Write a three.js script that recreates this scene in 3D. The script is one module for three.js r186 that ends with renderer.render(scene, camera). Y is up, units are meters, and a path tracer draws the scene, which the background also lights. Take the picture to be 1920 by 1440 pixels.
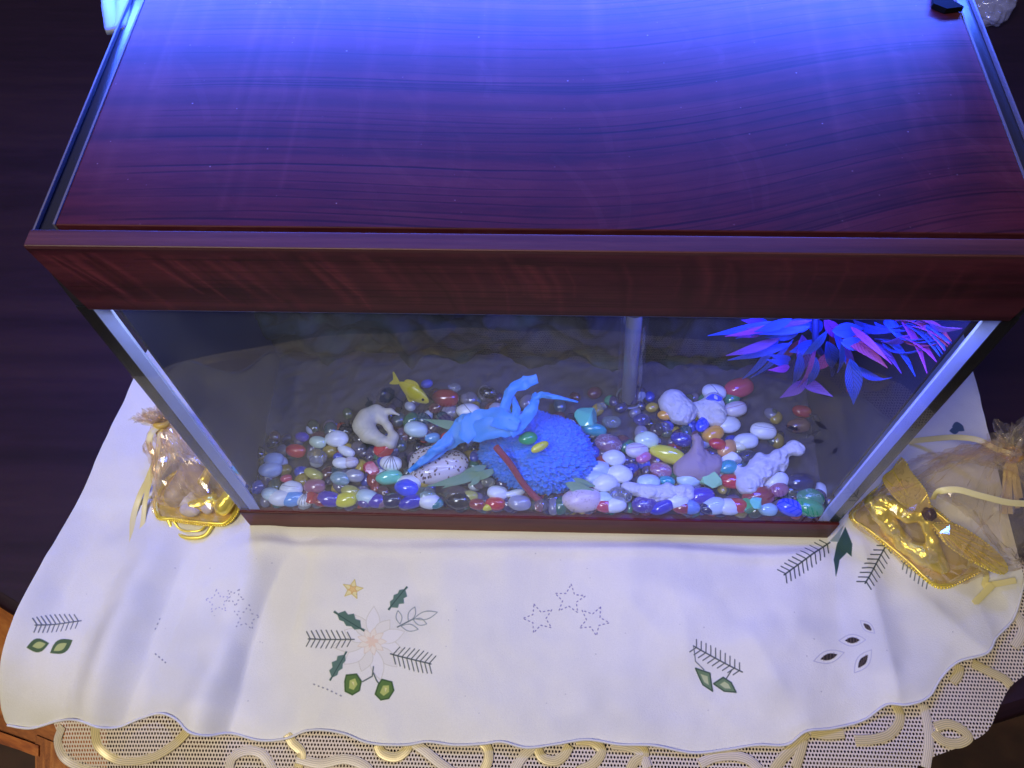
import * as THREE from 'three';
import { mergeGeometries, mergeVertices } from 'three/addons/utils/BufferGeometryUtils.js';
import { MarchingCubes } from 'three/addons/objects/MarchingCubes.js';
import { RoundedBoxGeometry } from 'three/addons/geometries/RoundedBoxGeometry.js';
import { RectAreaLightUniformsLib } from 'three/addons/lights/RectAreaLightUniformsLib.js';

// ---------------------------------------------------------------- camera, light, exposure
const scene = new THREE.Scene();
const camera = new THREE.PerspectiveCamera(49.62, 4 / 3, 0.02, 40);
camera.rotation.order = 'YXZ';
camera.position.set(-0.0005, 0.8281, 0.3029);
camera.rotation.set(-1.0427, 0.0615, -0.0379);
camera.updateMatrixWorld(); camera.updateProjectionMatrix();
const renderer = new THREE.WebGLRenderer({ antialias: true });
renderer.toneMapping = THREE.LinearToneMapping;
renderer.toneMappingExposure = 1;
renderer.shadowMap.enabled = true;
RectAreaLightUniformsLib.init();
scene.background = new THREE.Color().setRGB(0.034, 0.031, 0.066);   // dim bluish air of the darkened room

const V = (x, y, z) => new THREE.Vector3(x, y, z);
const rgb = (r, g, b) => new THREE.Color().setRGB(r, g, b);
let seed = 7;
const rnd = () => { seed = (seed * 1664525 + 1013904223) % 4294967296; return seed / 4294967296; };
const rr = (a, b) => a + (b - a) * rnd();
const lerp = THREE.MathUtils.lerp, clamp = THREE.MathUtils.clamp, sstep = THREE.MathUtils.smoothstep;
// smooth value noise in 3-D
const hash = (x, y, z) => { let h = (x * 374761393 + y * 668265263 + z * 2147483647 * 0 + z * 1274126177) | 0; h = Math.imul(h ^ (h >>> 13), 1274126177); return ((h ^ (h >>> 16)) >>> 0) / 4294967296; };
function noise(x, y, z = 0) {
  const i = Math.floor(x), j = Math.floor(y), k = Math.floor(z), f = x - i, g = y - j, h = z - k;
  const s = (t) => t * t * (3 - 2 * t), u = s(f), v = s(g), w = s(h), c = (a, b, d) => hash(i + a, j + b, k + d);
  return lerp(lerp(lerp(c(0, 0, 0), c(1, 0, 0), u), lerp(c(0, 1, 0), c(1, 1, 0), u), v), lerp(lerp(c(0, 0, 1), c(1, 0, 1), u), lerp(c(0, 1, 1), c(1, 1, 1), u), v), w) * 2 - 1;
}
const fbm = (x, y, z = 0) => noise(x, y, z) * 0.55 + noise(x * 2.1 + 9, y * 2.1, z * 2.1) * 0.28 + noise(x * 4.3, y * 4.3 + 5, z * 4.3) * 0.17;

// where the photograph's points lie: the eye's ray met with a level (height Y) or an upright plane (depth Z)
function ray(px, py) { return V((px / 1920) * 2 - 1, 1 - (py / 1440) * 2, 0.5).unproject(camera).sub(camera.position).normalize(); }
function at(px, py, Y) { const d = ray(px, py); return camera.position.clone().addScaledVector(d, (Y - camera.position.y) / d.y); }
function atz(px, py, Z) { const d = ray(px, py); return camera.position.clone().addScaledVector(d, (Z - camera.position.z) / d.z); }

// ---------------------------------------------------------------- building helpers
const used = {};
function numbered(n) { const k = used[n] = (used[n] ?? -1) + 1; return k ? n + '_' + String(k).padStart(3, '0') : n; }
function tag(o, label, category, group, kind) {
  if (label) o.userData.label = label;
  if (category) o.userData.category = category;
  if (group) o.userData.group = group;
  if (kind) o.userData.kind = kind;
  return o;
}
function thing(name, label, category, pos = V(0, 0, 0), turn = 0, group) {
  const o = new THREE.Group(); o.name = numbered(name); o.position.copy(pos); o.rotation.y = turn; scene.add(o);
  return tag(o, label, category, group);
}
function mesh(name, geo, mat, parent) {
  const g = Array.isArray(geo) ? (geo.length > 1 ? mergeGeometries(geo.map(plain)) : geo[0]) : geo;
  const m = new THREE.Mesh(g, mat); m.castShadow = m.receiveShadow = true;
  m.name = parent ? name : numbered(name);
  (parent || scene).add(m);
  return m;
}
function plain(g) { const h = g.index ? g.toNonIndexed() : g; for (const k of Object.keys(h.attributes)) if (!['position', 'normal', 'uv'].includes(k)) h.deleteAttribute(k); return h; }
const box = (w, h, d, x = 0, y = 0, z = 0, r = 0) => { const g = r ? new RoundedBoxGeometry(w, h, d, 2, r) : new THREE.BoxGeometry(w, h, d); return g.translate(x, y, z); };
// six-sided block from four bottom and four top corners (same order)
function block(b, t) {
  const P = [], U = [], quad = (a, c, d, e) => { for (const [v, u] of [[a, [0, 0]], [c, [1, 0]], [d, [1, 1]], [a, [0, 0]], [d, [1, 1]], [e, [0, 1]]]) { P.push(v.x, v.y, v.z); U.push(...u); } };
  quad(t[0], t[1], t[2], t[3]); quad(b[3], b[2], b[1], b[0]);
  for (let i = 0; i < 4; i++) { const j = (i + 1) % 4; quad(b[i], b[j], t[j], t[i]); }
  const g = new THREE.BufferGeometry();
  g.setAttribute('position', new THREE.Float32BufferAttribute(P, 3)); g.setAttribute('uv', new THREE.Float32BufferAttribute(U, 2)); g.computeVertexNormals();
  return g;
}
const slabOf = (pts, h) => block(pts.map((p) => V(p.x, p.y - h, p.z)), pts);   // pts anticlockwise seen from above
function curve(pts, closed = false) { return new THREE.CatmullRomCurve3(pts, closed, 'centripetal'); }
const tube = (pts, r, n = 40, m = 8, closed = false) => new THREE.TubeGeometry(curve(pts, closed), n, r, m, closed);
// a flat band of real thickness along a path
function band(pts, width, thick, n = 40, up = V(0, 1, 0), rib = 0) {
  const c = curve(pts), P = [], U = [], I = [], K = rib ? 13 : 7;
  for (let i = 0; i <= n; i++) {
    const p = c.getPointAt(i / n), t = c.getTangentAt(i / n), s = V().crossVectors(t, typeof up === 'function' ? up(i / n) : up).normalize(), nn = V().crossVectors(s, t).normalize();
    for (let k = 0; k < K * 2; k++) {
      const top = k < K, a = top ? k / (K - 1) : 1 - (k - K) / (K - 1), e = Math.sin(a * Math.PI), w = (a - 0.5) * width;
      const h = (top ? 0.5 : -0.5) * thick * (0.35 + 0.65 * e) + (top && rib ? rib * ((k % 2) - 0.5) : 0);
      const q = p.clone().addScaledVector(s, w).addScaledVector(nn, h);
      P.push(q.x, q.y, q.z); U.push(a, (i / n) * 20);
    }
  }
  const M = K * 2;
  for (let i = 0; i < n; i++) for (let k = 0; k < M; k++) { const a = i * M + k, b = i * M + (k + 1) % M; I.push(a, b, a + M, b, b + M, a + M); }
  for (const [o, f] of [[0, 1], [n * M, 0]]) for (let k = 1; k < M - 1; k++) f ? I.push(o, o + k + 1, o + k) : I.push(o, o + k, o + k + 1);
  const g = new THREE.BufferGeometry();
  g.setAttribute('position', new THREE.Float32BufferAttribute(P, 3)); g.setAttribute('uv', new THREE.Float32BufferAttribute(U, 2)); g.setIndex(I); g.computeVertexNormals();
  return g;
}
// one smooth surface around tapered capsules: [a, b, ra, rb]
function blended(caps, cell, k, flatten) {
  const bb = new THREE.Box3();
  for (const [a, b, r1, r2] of caps) for (const [p, r] of [[a, r1], [b, r2]]) { bb.expandByPoint(p.clone().addScalar(r * 1.8)); bb.expandByPoint(p.clone().addScalar(-r * 1.8)); }
  const c = bb.getCenter(V()), half = Math.max(...bb.getSize(V()).toArray()) / 2 * 1.08, res = Math.min(110, Math.ceil(2 * half / cell));
  const mc = new MarchingCubes(res, new THREE.MeshBasicMaterial(), false, false, 220000);
  mc.isolation = 0; const ba = V(), pa = V();
  for (let z = 0; z < res; z++) for (let y = 0; y < res; y++) for (let x = 0; x < res; x++) {
    const p = V((x - res / 2) / (res / 2), (y - res / 2) / (res / 2), (z - res / 2) / (res / 2)).multiplyScalar(half).add(c);
    let d = 1;
    for (const [a, b, r1, r2] of caps) {
      ba.subVectors(b, a); pa.subVectors(p, a);
      const h = clamp(pa.dot(ba) / Math.max(ba.lengthSq(), 1e-9), 0, 1), di = pa.addScaledVector(ba, -h).length() - lerp(r1, r2, h);
      const m = clamp(0.5 + 0.5 * (d - di) / k, 0, 1); d = lerp(d, di, m) - k * m * (1 - m);
    }
    if (flatten) d += flatten(p);
    mc.field[z * res * res + y * res + x] = -d;
  }
  mc.update();
  const n = mc.count, g = new THREE.BufferGeometry();
  g.setAttribute('position', new THREE.Float32BufferAttribute(Array.from(mc.positionArray.subarray(0, n * 3)), 3));
  g.scale(half, half, half); g.translate(c.x, c.y, c.z);
  const w = mergeVertices(g, 1e-6); w.computeVertexNormals();
  w.setAttribute('uv', new THREE.Float32BufferAttribute(new Array(w.attributes.position.count * 2).fill(0), 2));
  return w;
}
function displaced(g, f) {
  const q = mergeVertices((() => { g.deleteAttribute('normal'); return g; })(), 1e-6), p = q.attributes.position, v = V();
  for (let i = 0; i < p.count; i++) { v.fromBufferAttribute(p, i); f(v); p.setXYZ(i, v.x, v.y, v.z); }
  q.computeVertexNormals(); return q;
}
// a flat shape with thickness, its corners given in space; wings and leaves
function plate(pts, thick, lift = 0) {
  const c = pts.reduce((s, p) => s.add(p), V()).divideScalar(pts.length), n = V();
  for (let i = 0; i < pts.length; i++) n.add(V().crossVectors(pts[i].clone().sub(c), pts[(i + 1) % pts.length].clone().sub(c)));
  n.normalize(); if (n.y < 0) n.negate();
  const u = pts[0].clone().sub(c); u.addScaledVector(n, -u.dot(n)).normalize(); const v = V().crossVectors(n, u);
  const sh = new THREE.Shape(new THREE.SplineCurve([...pts, pts[0]].map((p) => { const d = p.clone().sub(c); return new THREE.Vector2(d.dot(u), d.dot(v)); })).getPoints(60));
  const g = new THREE.ExtrudeGeometry(sh, { depth: thick, bevelEnabled: true, bevelSize: thick * 0.4, bevelThickness: thick * 0.4, bevelSegments: 2, steps: 1 });
  const m = new THREE.Matrix4().makeBasis(u, v, n).setPosition(c); g.applyMatrix4(m); return g;
}
function leaf(a, b, width, sag = 0.1, fold = 0.25) {
  const P = [], U = [], I = [], N = 10, ax = b.clone().sub(a), L = ax.length(); ax.normalize();
  let s = V().crossVectors(ax, V(0, 0.75, 0.66)).normalize(); const n = V().crossVectors(s, ax).normalize();
  for (let i = 0; i <= N; i++) {
    const t = i / N, w = width * 0.5 * Math.pow(Math.sin(Math.PI * Math.pow(t, 0.7)), 1.25) + 0.0003, mid = a.clone().addScaledVector(ax, L * t).addScaledVector(n, Math.sin(t * Math.PI) * sag * L);
    for (const [k, o] of [[-1, 1], [0, 1], [1, 1], [1, -1], [0, -1], [-1, -1]]) { const q = mid.clone().addScaledVector(s, k * w).addScaledVector(n, Math.abs(k) * w * fold + o * 0.0003); P.push(q.x, q.y, q.z); U.push((k + 1) / 2, t); }
  }
  for (let i = 0; i < N; i++) for (let k = 0; k < 6; k++) { const x = i * 6 + k, y = i * 6 + (k + 1) % 6; I.push(x, x + 6, y, y, x + 6, y + 6); }
  const g = new THREE.BufferGeometry();
  g.setAttribute('position', new THREE.Float32BufferAttribute(P, 3)); g.setAttribute('uv', new THREE.Float32BufferAttribute(U, 2)); g.setIndex(I); g.computeVertexNormals(); return g;
}

// ---------------------------------------------------------------- textures
const canvas = (w, h) => { const c = document.createElement('canvas'); c.width = w; c.height = h; return c; };
function tex(c, srgb = true, rx = 1, ry = 1) { const t = new THREE.CanvasTexture(c); if (srgb) t.colorSpace = THREE.SRGBColorSpace; t.wrapS = t.wrapT = THREE.RepeatWrapping; t.repeat.set(rx, ry); return t; }
function woodCanvas(w, h, base, dark, light, lines, swirl, dust, flame = 0) {
  const c = canvas(w, h), x = c.getContext('2d'), img = x.createImageData(w, h);
  for (let j = 0; j < h; j++) for (let i = 0; i < w; i++) {
    const u = i / w, v = j / h, bend = swirl ? swirl(u, v) : 0, y = v + bend + 0.010 * noise(u * 3, v * 6, 4);
    let g = noise(u * 2.2, y * lines, 1) * 0.6 + noise(u * 5, y * lines * 2.7, 2) * 0.3 + noise(u * 60, y * lines * 6, 3) * 0.25;
    const streak = Math.pow(clamp(noise(u * 0.9, y * lines * 0.8, 8) * 0.5 + 0.5, 0, 1), 5) * 0.7;
    g += flame * Math.pow(clamp(noise(u * 26 + v * 3, v * 0.7, 6) * 0.5 + 0.5, 0, 1), 1.5) * (noise(u * 2.4, 0.5, 7) + 0.6);
    const grime = dust * (clamp(fbm(u * 9, v * 5, 12) + 0.25, 0, 1) * 0.5 + clamp(noise(u * 34, v * 4, 14), 0, 1) * 0.2);
    for (let q = 0; q < 3; q++) {
      let b = base[q] + (g > 0 ? (light[q] - base[q]) * Math.min(1, g) : (dark[q] - base[q]) * Math.min(1, -g));
      b = lerp(b, dark[q], clamp(streak, 0, 1)); b = lerp(b, 120 + q * 4, clamp(grime, 0, 0.55));
      img.data[(j * w + i) * 4 + q] = clamp(b + (rnd() - 0.5) * 5, 0, 255);
    }
    img.data[(j * w + i) * 4 + 3] = 255;
  }
  x.putImageData(img, 0, 0);
  return c;
}
function specks(c, n, col, s0, s1) { const x = c.getContext('2d'); x.fillStyle = col; for (let i = 0; i < n; i++) { x.globalAlpha = rr(0.2, 0.9); x.beginPath(); x.arc(rnd() * c.width, rnd() * c.height, rr(s0, s1), 0, 7); x.fill(); } x.globalAlpha = 1; return c; }
const mat = (o) => new THREE.MeshPhysicalMaterial({ side: THREE.DoubleSide, ...o });

// ---------------------------------------------------------------- lamps that light the place
{ // ceiling lamp of the room, in front of and above the tank: glowing panel and light
  const t = thing('ceiling_lamp', 'square white ceiling lamp glowing above the table, outside the frame', 'ceiling lamp');
  t.position.set(-0.7, 1.9, 0.75); t.lookAt(0, 0, 0.1);
  mesh('housing', box(0.66, 0.66, 0.05, 0, 0, -0.035, 0.01), mat({ color: 0xdddddd, roughness: 0.5 }), t);
  mesh('diffuser', box(0.6, 0.6, 0.006, 0, 0, -0.004), mat({ color: 0xffffff, emissive: rgb(1, 0.93, 0.80), emissiveIntensity: 2 }), t);
  const l = new THREE.RectAreaLight(rgb(1, 0.905, 0.72), 25.5, 0.58, 0.58);
  l.position.set(-0.7, 1.9, 0.75).addScaledVector(V(0.7, -1.9, -0.65).normalize(), 0.006); l.lookAt(0, 0, 0.1); scene.add(l);
}
const H0 = 0.0415, H1 = 0.3973, H2 = 0.4585, DEEP = 0.285;      // strip top, glass top, hood top, tank depth
{ // blue lamp over the back edge of the hood
  const t = thing('aquarium_lamp', 'blue glowing lamp clamped over the back edge of the brown aquarium hood', 'lamp');
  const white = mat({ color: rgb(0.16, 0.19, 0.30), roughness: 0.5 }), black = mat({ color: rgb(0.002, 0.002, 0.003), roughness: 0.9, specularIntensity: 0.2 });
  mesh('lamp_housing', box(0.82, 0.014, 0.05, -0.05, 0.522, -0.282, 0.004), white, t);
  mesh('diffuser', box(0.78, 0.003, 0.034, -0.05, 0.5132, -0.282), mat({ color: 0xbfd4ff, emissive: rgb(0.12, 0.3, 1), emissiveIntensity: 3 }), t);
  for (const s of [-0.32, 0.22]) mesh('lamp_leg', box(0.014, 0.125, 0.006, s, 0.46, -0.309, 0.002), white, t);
  const arm = [[206, -60], [205, 0], [209, 34], [215, 58], [224, 50], [232, 8], [240, -50]].map(([x, y]) => at(x, y, 0.452));
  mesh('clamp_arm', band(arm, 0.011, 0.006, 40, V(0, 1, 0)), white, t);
  const cl = [[1752, -20], [1750, 6], [1775, 16], [1808, 12], [1812, -20]].map(([x, y]) => at(x, y, 0.463));
  mesh('clamp_foot', slabOf([cl[4], cl[3], cl[2], cl[1], cl[0]].reverse(), 0.004), black, t);
  const l = new THREE.RectAreaLight(rgb(0.04, 0.115, 1), 370, 0.76, 0.03);
  l.position.set(-0.05, 0.511, -0.282); l.lookAt(-0.05, 0, -0.17); scene.add(l);
  // second blue strip, under the hood above the plant
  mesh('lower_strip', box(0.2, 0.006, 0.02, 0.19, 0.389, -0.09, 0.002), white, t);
  const k = new THREE.RectAreaLight(rgb(0.04, 0.08, 1), 150, 0.18, 0.016);
  k.position.set(0.19, 0.385, -0.09); k.lookAt(0.2, 0, -0.13); scene.add(k);
  mesh('added_front_strip', box(0.56, 0.005, 0.008, 0, 0.3925, -0.022, 0.002), white, t);  // added strip, unseen, put in to brighten the corner seams and front stones
  const f = new THREE.RectAreaLight(rgb(0.50, 0.60, 1), 66, 0.54, 0.006);
  f.position.set(0, 0.3895, -0.022); f.lookAt(0, 0, -0.02); scene.add(f);
}

// ---------------------------------------------------------------- table, seat below, floor
const TC = V(0.055, 0, -1.16), TR = 1.385;
{
  const top = woodCanvas(1024, 512, [46, 28, 40], [34, 20, 30], [58, 38, 44], 40, null, 0);
  const t = thing('round_table', 'large round dark brown wooden table under the embroidered cloth', 'table', V(TC.x, 0, TC.z));
  const wood = tex(top, true, 1.6, 3.0);
  const m = mat({ map: wood, roughness: 0.42, bumpMap: wood, bumpScale: 0.0004, clearcoat: 0.25, clearcoatRoughness: 0.3 });
  const g = new THREE.CircleGeometry(TR - 0.012, 160).rotateX(-Math.PI / 2); g.translate(0, -0.004, 0);
  mesh('tabletop', g, m, t);
  const rim = new THREE.LatheGeometry([[TR - 0.012, -0.004], [TR - 0.004, -0.005], [TR, -0.010], [TR + 0.001, -0.018], [TR - 0.004, -0.022], [TR - 0.006, -0.024], [TR - 0.006, -0.05], [TR - 0.05, -0.052]].map(([a, b]) => new THREE.Vector2(a, b)), 200);
  mesh('table_edge', rim, mat({ map: tex(top, true, 40, 1), roughness: 0.4, color: 0xd8b8a0 }), t);
  mesh('pedestal', new THREE.CylinderGeometry(0.16, 0.3, 0.69, 32).translate(0, -0.4, 0), m, t);
  const floor = mesh('floor', new THREE.CircleGeometry(8, 48).rotateX(-Math.PI / 2).translate(0, -0.75, 0), mat({ map: tex(woodCanvas(512, 512, [70, 48, 34], [36, 24, 18], [100, 70, 48], 14, null, 0), true, 12, 12), roughness: 0.6 }));
  tag(floor, 'dark brown floor far below the table', null, null, 'structure');
  // pale wooden seat seen past the table's edge
  const s = thing('wooden_seat', 'orange brown slatted wooden seat below the table edge at lower left', 'chair');
  const oc = woodCanvas(512, 256, [176, 104, 44], [120, 64, 24], [214, 146, 74], 12, null, 0), om = mat({ map: tex(oc), roughness: 0.45 }), pm = mat({ map: tex(oc), color: 0xffe6c0, roughness: 0.5 });
  const q = (a, h, y) => slabOf(a.map(([x, yy]) => at(x, yy, y)), h);
  mesh('seat_board', q([[-160, 1330], [200, 1470], [200, 1230], [-160, 1040]], 0.02, -0.25), om, s);
  mesh('slat', q([[-160, 1345], [-160, 1372], [72, 1448], [72, 1428]].map(([x, y]) => [x, y - 30]).reverse().slice().reverse(), 0.015, -0.243), pm, s);
  mesh('slat', q([[-160, 1392], [-160, 1430], [80, 1500], [80, 1465]], 0.015, -0.25), pm, s);
  for (const [x, y] of [[-150, 1120], [-150, 1300], [150, 1290], [150, 1420]]) { const p = at(x, y, -0.27); mesh('leg', box(0.03, 0.47, 0.03, p.x, -0.512, p.z, 0.003), om, s); }
  mesh('stile', q([[66, 1378], [66, 1520], [130, 1520], [130, 1404]], 0.03, -0.246), om, s);
}

// ---------------------------------------------------------------- the cloths
function tableDrop(x, z) { const d = Math.hypot(x - TC.x, z - TC.z) - TR + 0.004; return d <= 0 ? 0 : -Math.min(d * d * 6, d * 0.75); }
function creases(x, z) {
  let y = 0;
  const line = (ax, az, bx, bz, h, w) => { const dx = bx - ax, dz = bz - az, L = Math.hypot(dx, dz), t = ((x - ax) * dx + (z - az) * dz) / L / L, s = ((x - ax) * dz - (z - az) * dx) / L; const e = sstep(t, -0.1, 0.12) * (1 - sstep(t, 0.9, 1.1)); return h * e * Math.exp(-Math.pow(Math.abs(s) / w, s > 0 ? 1.2 : 1.6)); };
  y += line(CR[0].x, CR[0].z, CR[1].x, CR[1].z, 0.0055, 0.013) + line(CR[2].x, CR[2].z, CR[3].x, CR[3].z, 0.006, 0.018) + line(CR[4].x, CR[4].z, CR[5].x, CR[5].z, 0.004, 0.02);
  const left = sstep(-x, 0.16, 0.32) * sstep(z, -0.06, 0.1);
  y += left * (0.0105 * Math.sin((x + 0.12 * z) * 62 + 0.8) + 0.004 * Math.sin(x * 111 + z * 20));
  y += 0.0055 * Math.exp(-Math.pow((z - 0.020 - 0.004 * noise(x * 9, 3)) / 0.007, 2)) * (0.35 + 0.65 * clamp(0.5 + noise(x * 7, 1.7) * 1.3, 0, 1)) * sstep(x, -0.31, -0.27) * (1 - sstep(x, 0.27, 0.31));
  const away = sstep(Math.max(Math.abs(x) - 0.3, z), 0.0, 0.035);
  y += away * 1.25 * (0.0042 * (noise(x * 13, z * 11, 2) + 0.5) + 0.0016 * noise(x * 31, z * 27, 5) + 0.0016 * (1 - Math.abs(noise(x * 17 + 4, z * 9, 7)) * 2) + 0.0005 * noise(x * 75, z * 70, 6) + 0.004 * (noise(x * 5, z * 6, 9) + 0.4));
  return Math.max(y, -0.0005);
}
const CR = [[1608, 1000], [1684, 1330], [1690, 1095], [1862, 1242], [1400, 1180], [1510, 1372]].map(([x, y]) => at(x, y, 0.006));
const clothY = (x, z) => 0.004 + tableDrop(x, z) + creases(x, z);
const laceY = (x, z) => 0.0 + tableDrop(x, z) + 0.0012 * (noise(x * 20, z * 20) + 1);
function onSheet(px, py, f) { let p = at(px, py, 0); for (let i = 0; i < 6; i++) p = at(px, py, f(p.x, p.z)); return p; }
const hem = [[0, 1330], [14, 1360], [55, 1366], [110, 1352], [150, 1352], [185, 1364], [220, 1364], [262, 1348], [300, 1338], [330, 1349], [356, 1374], [388, 1380], [430, 1375], [490, 1389], [540, 1384], [572, 1371], [605, 1369], [645, 1376], [690, 1393], [760, 1397], [800, 1391], [850, 1397], [905, 1395], [940, 1391], [985, 1402], [1040, 1396], [1100, 1387], [1160, 1396], [1225, 1398], [1300, 1412], [1360, 1406], [1420, 1397], [1476, 1396], [1510, 1372], [1560, 1366], [1620, 1350], [1664, 1321], [1700, 1322], [1740, 1308], [1764, 1272], [1795, 1242], [1852, 1224], [1868, 1196], [1900, 1160], [1922, 1085]];
function sheet(front, back, f, nu, nv, uvOf, thick) {
  const c = new THREE.CatmullRomCurve3(front, false, 'centripetal'), P = [], U = [], I = [];
  for (let i = 0; i <= nu; i++) { const F = c.getPointAt(i / nu), B = back(i / nu, F); for (let j = 0; j <= nv; j++) { const t = j / nv, x = lerp(B.x, F.x, t), z = lerp(B.z, F.z, t); P.push(x, f(x, z) - thick * Math.pow(t, 60), z); U.push(...uvOf(x, z, i / nu, t)); } }
  for (let i = 0; i < nu; i++) for (let j = 0; j < nv; j++) { const a = i * (nv + 1) + j, b = a + nv + 1; I.push(a, a + 1, b, b, a + 1, b + 1); }
  const g = new THREE.BufferGeometry();
  g.setAttribute('position', new THREE.Float32BufferAttribute(P, 3)); g.setAttribute('uv', new THREE.Float32BufferAttribute(U, 2)); g.setIndex(I); g.computeVertexNormals(); return g;
}
const X0 = -0.58, X1 = 0.52, Z0 = -0.3, Z1 = 0.26;
const clothUV = (x, z) => [(x - X0) / (X1 - X0), 1 - (z - Z0) / (Z1 - Z0)];
function embroider() {
  const CW = 2048, CH = 1043, c = canvas(CW, CH), x = c.getContext('2d');
  const img = x.createImageData(CW, CH);
  for (let j = 0; j < CH; j++) for (let i = 0; i < CW; i++) { const w = 2.2 * ((i & 1) ^ (j & 1)) + (rnd() - 0.5) * 5 + 5 * fbm(i / 90, j / 90, 3), k = (j * CW + i) * 4; const st = 10 * sstep(fbm(i / 150, j / 150, 21), 0.12, 0.5); img.data[k] = 229 + w - st * 1.1; img.data[k + 1] = 226 + w - st; img.data[k + 2] = 213 + w - st * 0.6; img.data[k + 3] = 255; }
  x.putImageData(img, 0, 0);
  const W = ([px, py]) => { const p = onSheet(px, py, clothY), [u, v] = clothUV(p.x, p.z); return [u * CW, (1 - v) * CH]; };
  const path = (pts, close) => { x.beginPath(); pts.map(W).forEach((p, i) => (i ? x.lineTo(...p) : x.moveTo(...p))); if (close) x.closePath(); };
  const stroke = (pts, col, w = 1.5, close = false) => { path(pts, close); x.strokeStyle = col; x.lineWidth = w; x.stroke(); };
  const fill = (pts, col) => { path(pts, true); x.fillStyle = col; x.fill(); };
  x.lineCap = x.lineJoin = 'round';
  const twig = (a, b, len, col, n = 11, w = 1.5) => {
    stroke([a, b], col, w + 0.4);
    const dx = (b[0] - a[0]), dy = (b[1] - a[1]), L = Math.hypot(dx, dy), ux = dx / L, uy = dy / L;
    for (let i = 0; i < n; i++) { const t = (i + 0.6) / n, bx = a[0] + dx * t, by = a[1] + dy * t, l = len * (0.75 + 0.25 * Math.sin(t * 3)) ; for (const s of [-1, 1]) stroke([[bx, by], [bx + (ux * 0.45 - uy * s * 0.85) * l, by + (uy * 0.45 + ux * s * 0.85) * l]], col, w); }
  };
  const lens = (a, b, w, k = 8) => { const o = [], dx = b[0] - a[0], dy = b[1] - a[1], L = Math.hypot(dx, dy); for (const s of [1, -1]) for (let i = 0; i <= k; i++) { const t = s > 0 ? i / k : 1 - i / k, h = s * w * Math.sin(Math.PI * t) / 2; o.push([a[0] + dx * t - dy / L * h, a[1] + dy * t + dx / L * h]); } return o; };
  const holly = (a, b, w, col) => { const o = [], dx = b[0] - a[0], dy = b[1] - a[1], L = Math.hypot(dx, dy); for (const s of [1, -1]) for (let i = 0; i <= 8; i++) { const t = s > 0 ? i / 8 : 1 - i / 8, h = s * w * (Math.sin(Math.PI * t) * 0.6 + (i % 2 ? -0.14 : 0.12)) / (s > 0 ? 1.2 : 2); o.push([a[0] + dx * t - dy / L * h, a[1] + dy * t + dx / L * h]); } fill(o, col); stroke([a, b], '#2d4440', 1.2); };
  const star = (cx, cy, r, turn, col, dash, f) => { const o = []; for (let i = 0; i < 10; i++) { const a = turn + i * Math.PI / 5, q = i % 2 ? r * 0.45 : r; o.push([cx + Math.sin(a) * q, cy - Math.cos(a) * q * 0.95]); } if (f) fill(o, f); x.setLineDash(dash); stroke(o, col, 1.4, true); x.setLineDash([]); };
  // poinsettia spray
  for (let k = 0; k < 11; k++) { const a = k * 0.571 + 0.2, r = 58 + 8 * (k % 3), q = lens([697 + Math.cos(a) * 8, 1205 + Math.sin(a) * 8], [697 + Math.cos(a) * r, 1207 + Math.sin(a) * r * 0.95], 26); fill(q, k % 2 ? '#e3dfd2' : '#e6e3dc'); stroke(q, '#cfcab6', 1.1, true); }
  for (let k = 0; k < 9; k++) { const a = k * 0.7, q = lens([697, 1203], [697 + Math.cos(a) * 28, 1203 + Math.sin(a) * 26], 11); fill(q, '#e9e0cc'); stroke(q, '#ddc9ae', 1, true); }
  for (let k = 0; k < 7; k++) fill(lens([697, 1203], [697 + Math.cos(k) * 13, 1203 + Math.sin(k) * 13], 6), '#e6cdb2');
  twig([664, 1199], [578, 1198], 20, '#4c5450', 9); twig([732, 1226], [808, 1245], 24, '#454e4a', 9);
  holly([728, 1143], [763, 1100], 26, '#5d7a6c'); holly([683, 1183], [626, 1147], 28, '#587566'); holly([650, 1222], [619, 1276], 24, '#5d7a6c');
  for (const q of [[[745, 1176], [776, 1160], 0], [[776, 1160], [820, 1148], 15], [[766, 1166], [778, 1138], 13], [[775, 1162], [800, 1170], 13], [[752, 1174], [784, 1180], 13], [[750, 1170], [746, 1145], 11]]) q[2] ? stroke(lens(q[0], q[1], q[2]), '#7f8c8a', 1.2, true) : stroke([q[0], q[1]], '#65716e', 2);
  stroke([[700, 1250], [698, 1268], [680, 1278]], '#59665c', 2); stroke([[700, 1262], [706, 1276], [712, 1284]], '#59665c', 2);
  for (const [cx, cy, s] of [[661, 1283, -0.2], [721, 1294, 0.15]]) { const r = (p) => p.map(([a, b]) => [cx + a * Math.cos(s) - b * Math.sin(s), cy + a * Math.sin(s) + b * Math.cos(s)]); fill(r([[-8, -19], [11, -17], [17, -2], [10, 14], [-4, 19], [-16, 10], [-13, -8]]), '#5c7a3c'); fill(r([[-4, -8], [7, -10], [9, 2], [0, 11], [-8, 6]]), '#b6bf68'); fill(r([[-1, -5], [4, -4], [2, 4]]), '#ded995'); stroke(r([[-8, -19], [11, -17], [17, -2], [10, 14], [-4, 19], [-16, 10], [-13, -8]]), '#3d5a2e', 2.4, true); }
  star(661, 1105, 20, 0.2, '#d3c170', [], '#eadd9c'); star(661, 1105, 9, 0.8, '#dcb36a', [], '#e8c67e');
  star(1068, 1124, 30, 0.1, '#77709a', [3, 5]); star(1010, 1160, 30, -0.3, '#77709a', [3, 5]); star(1113, 1164, 30, 0.45, '#77709a', [3, 5]);
  star(462, 1158, 26, 0.2, '#a09ba8', [2, 6]); star(408, 1128, 24, -0.1, '#a09ac0', [2, 6]); star(440, 1120, 18, 0.5, '#8a8498', [2, 6]);
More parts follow.
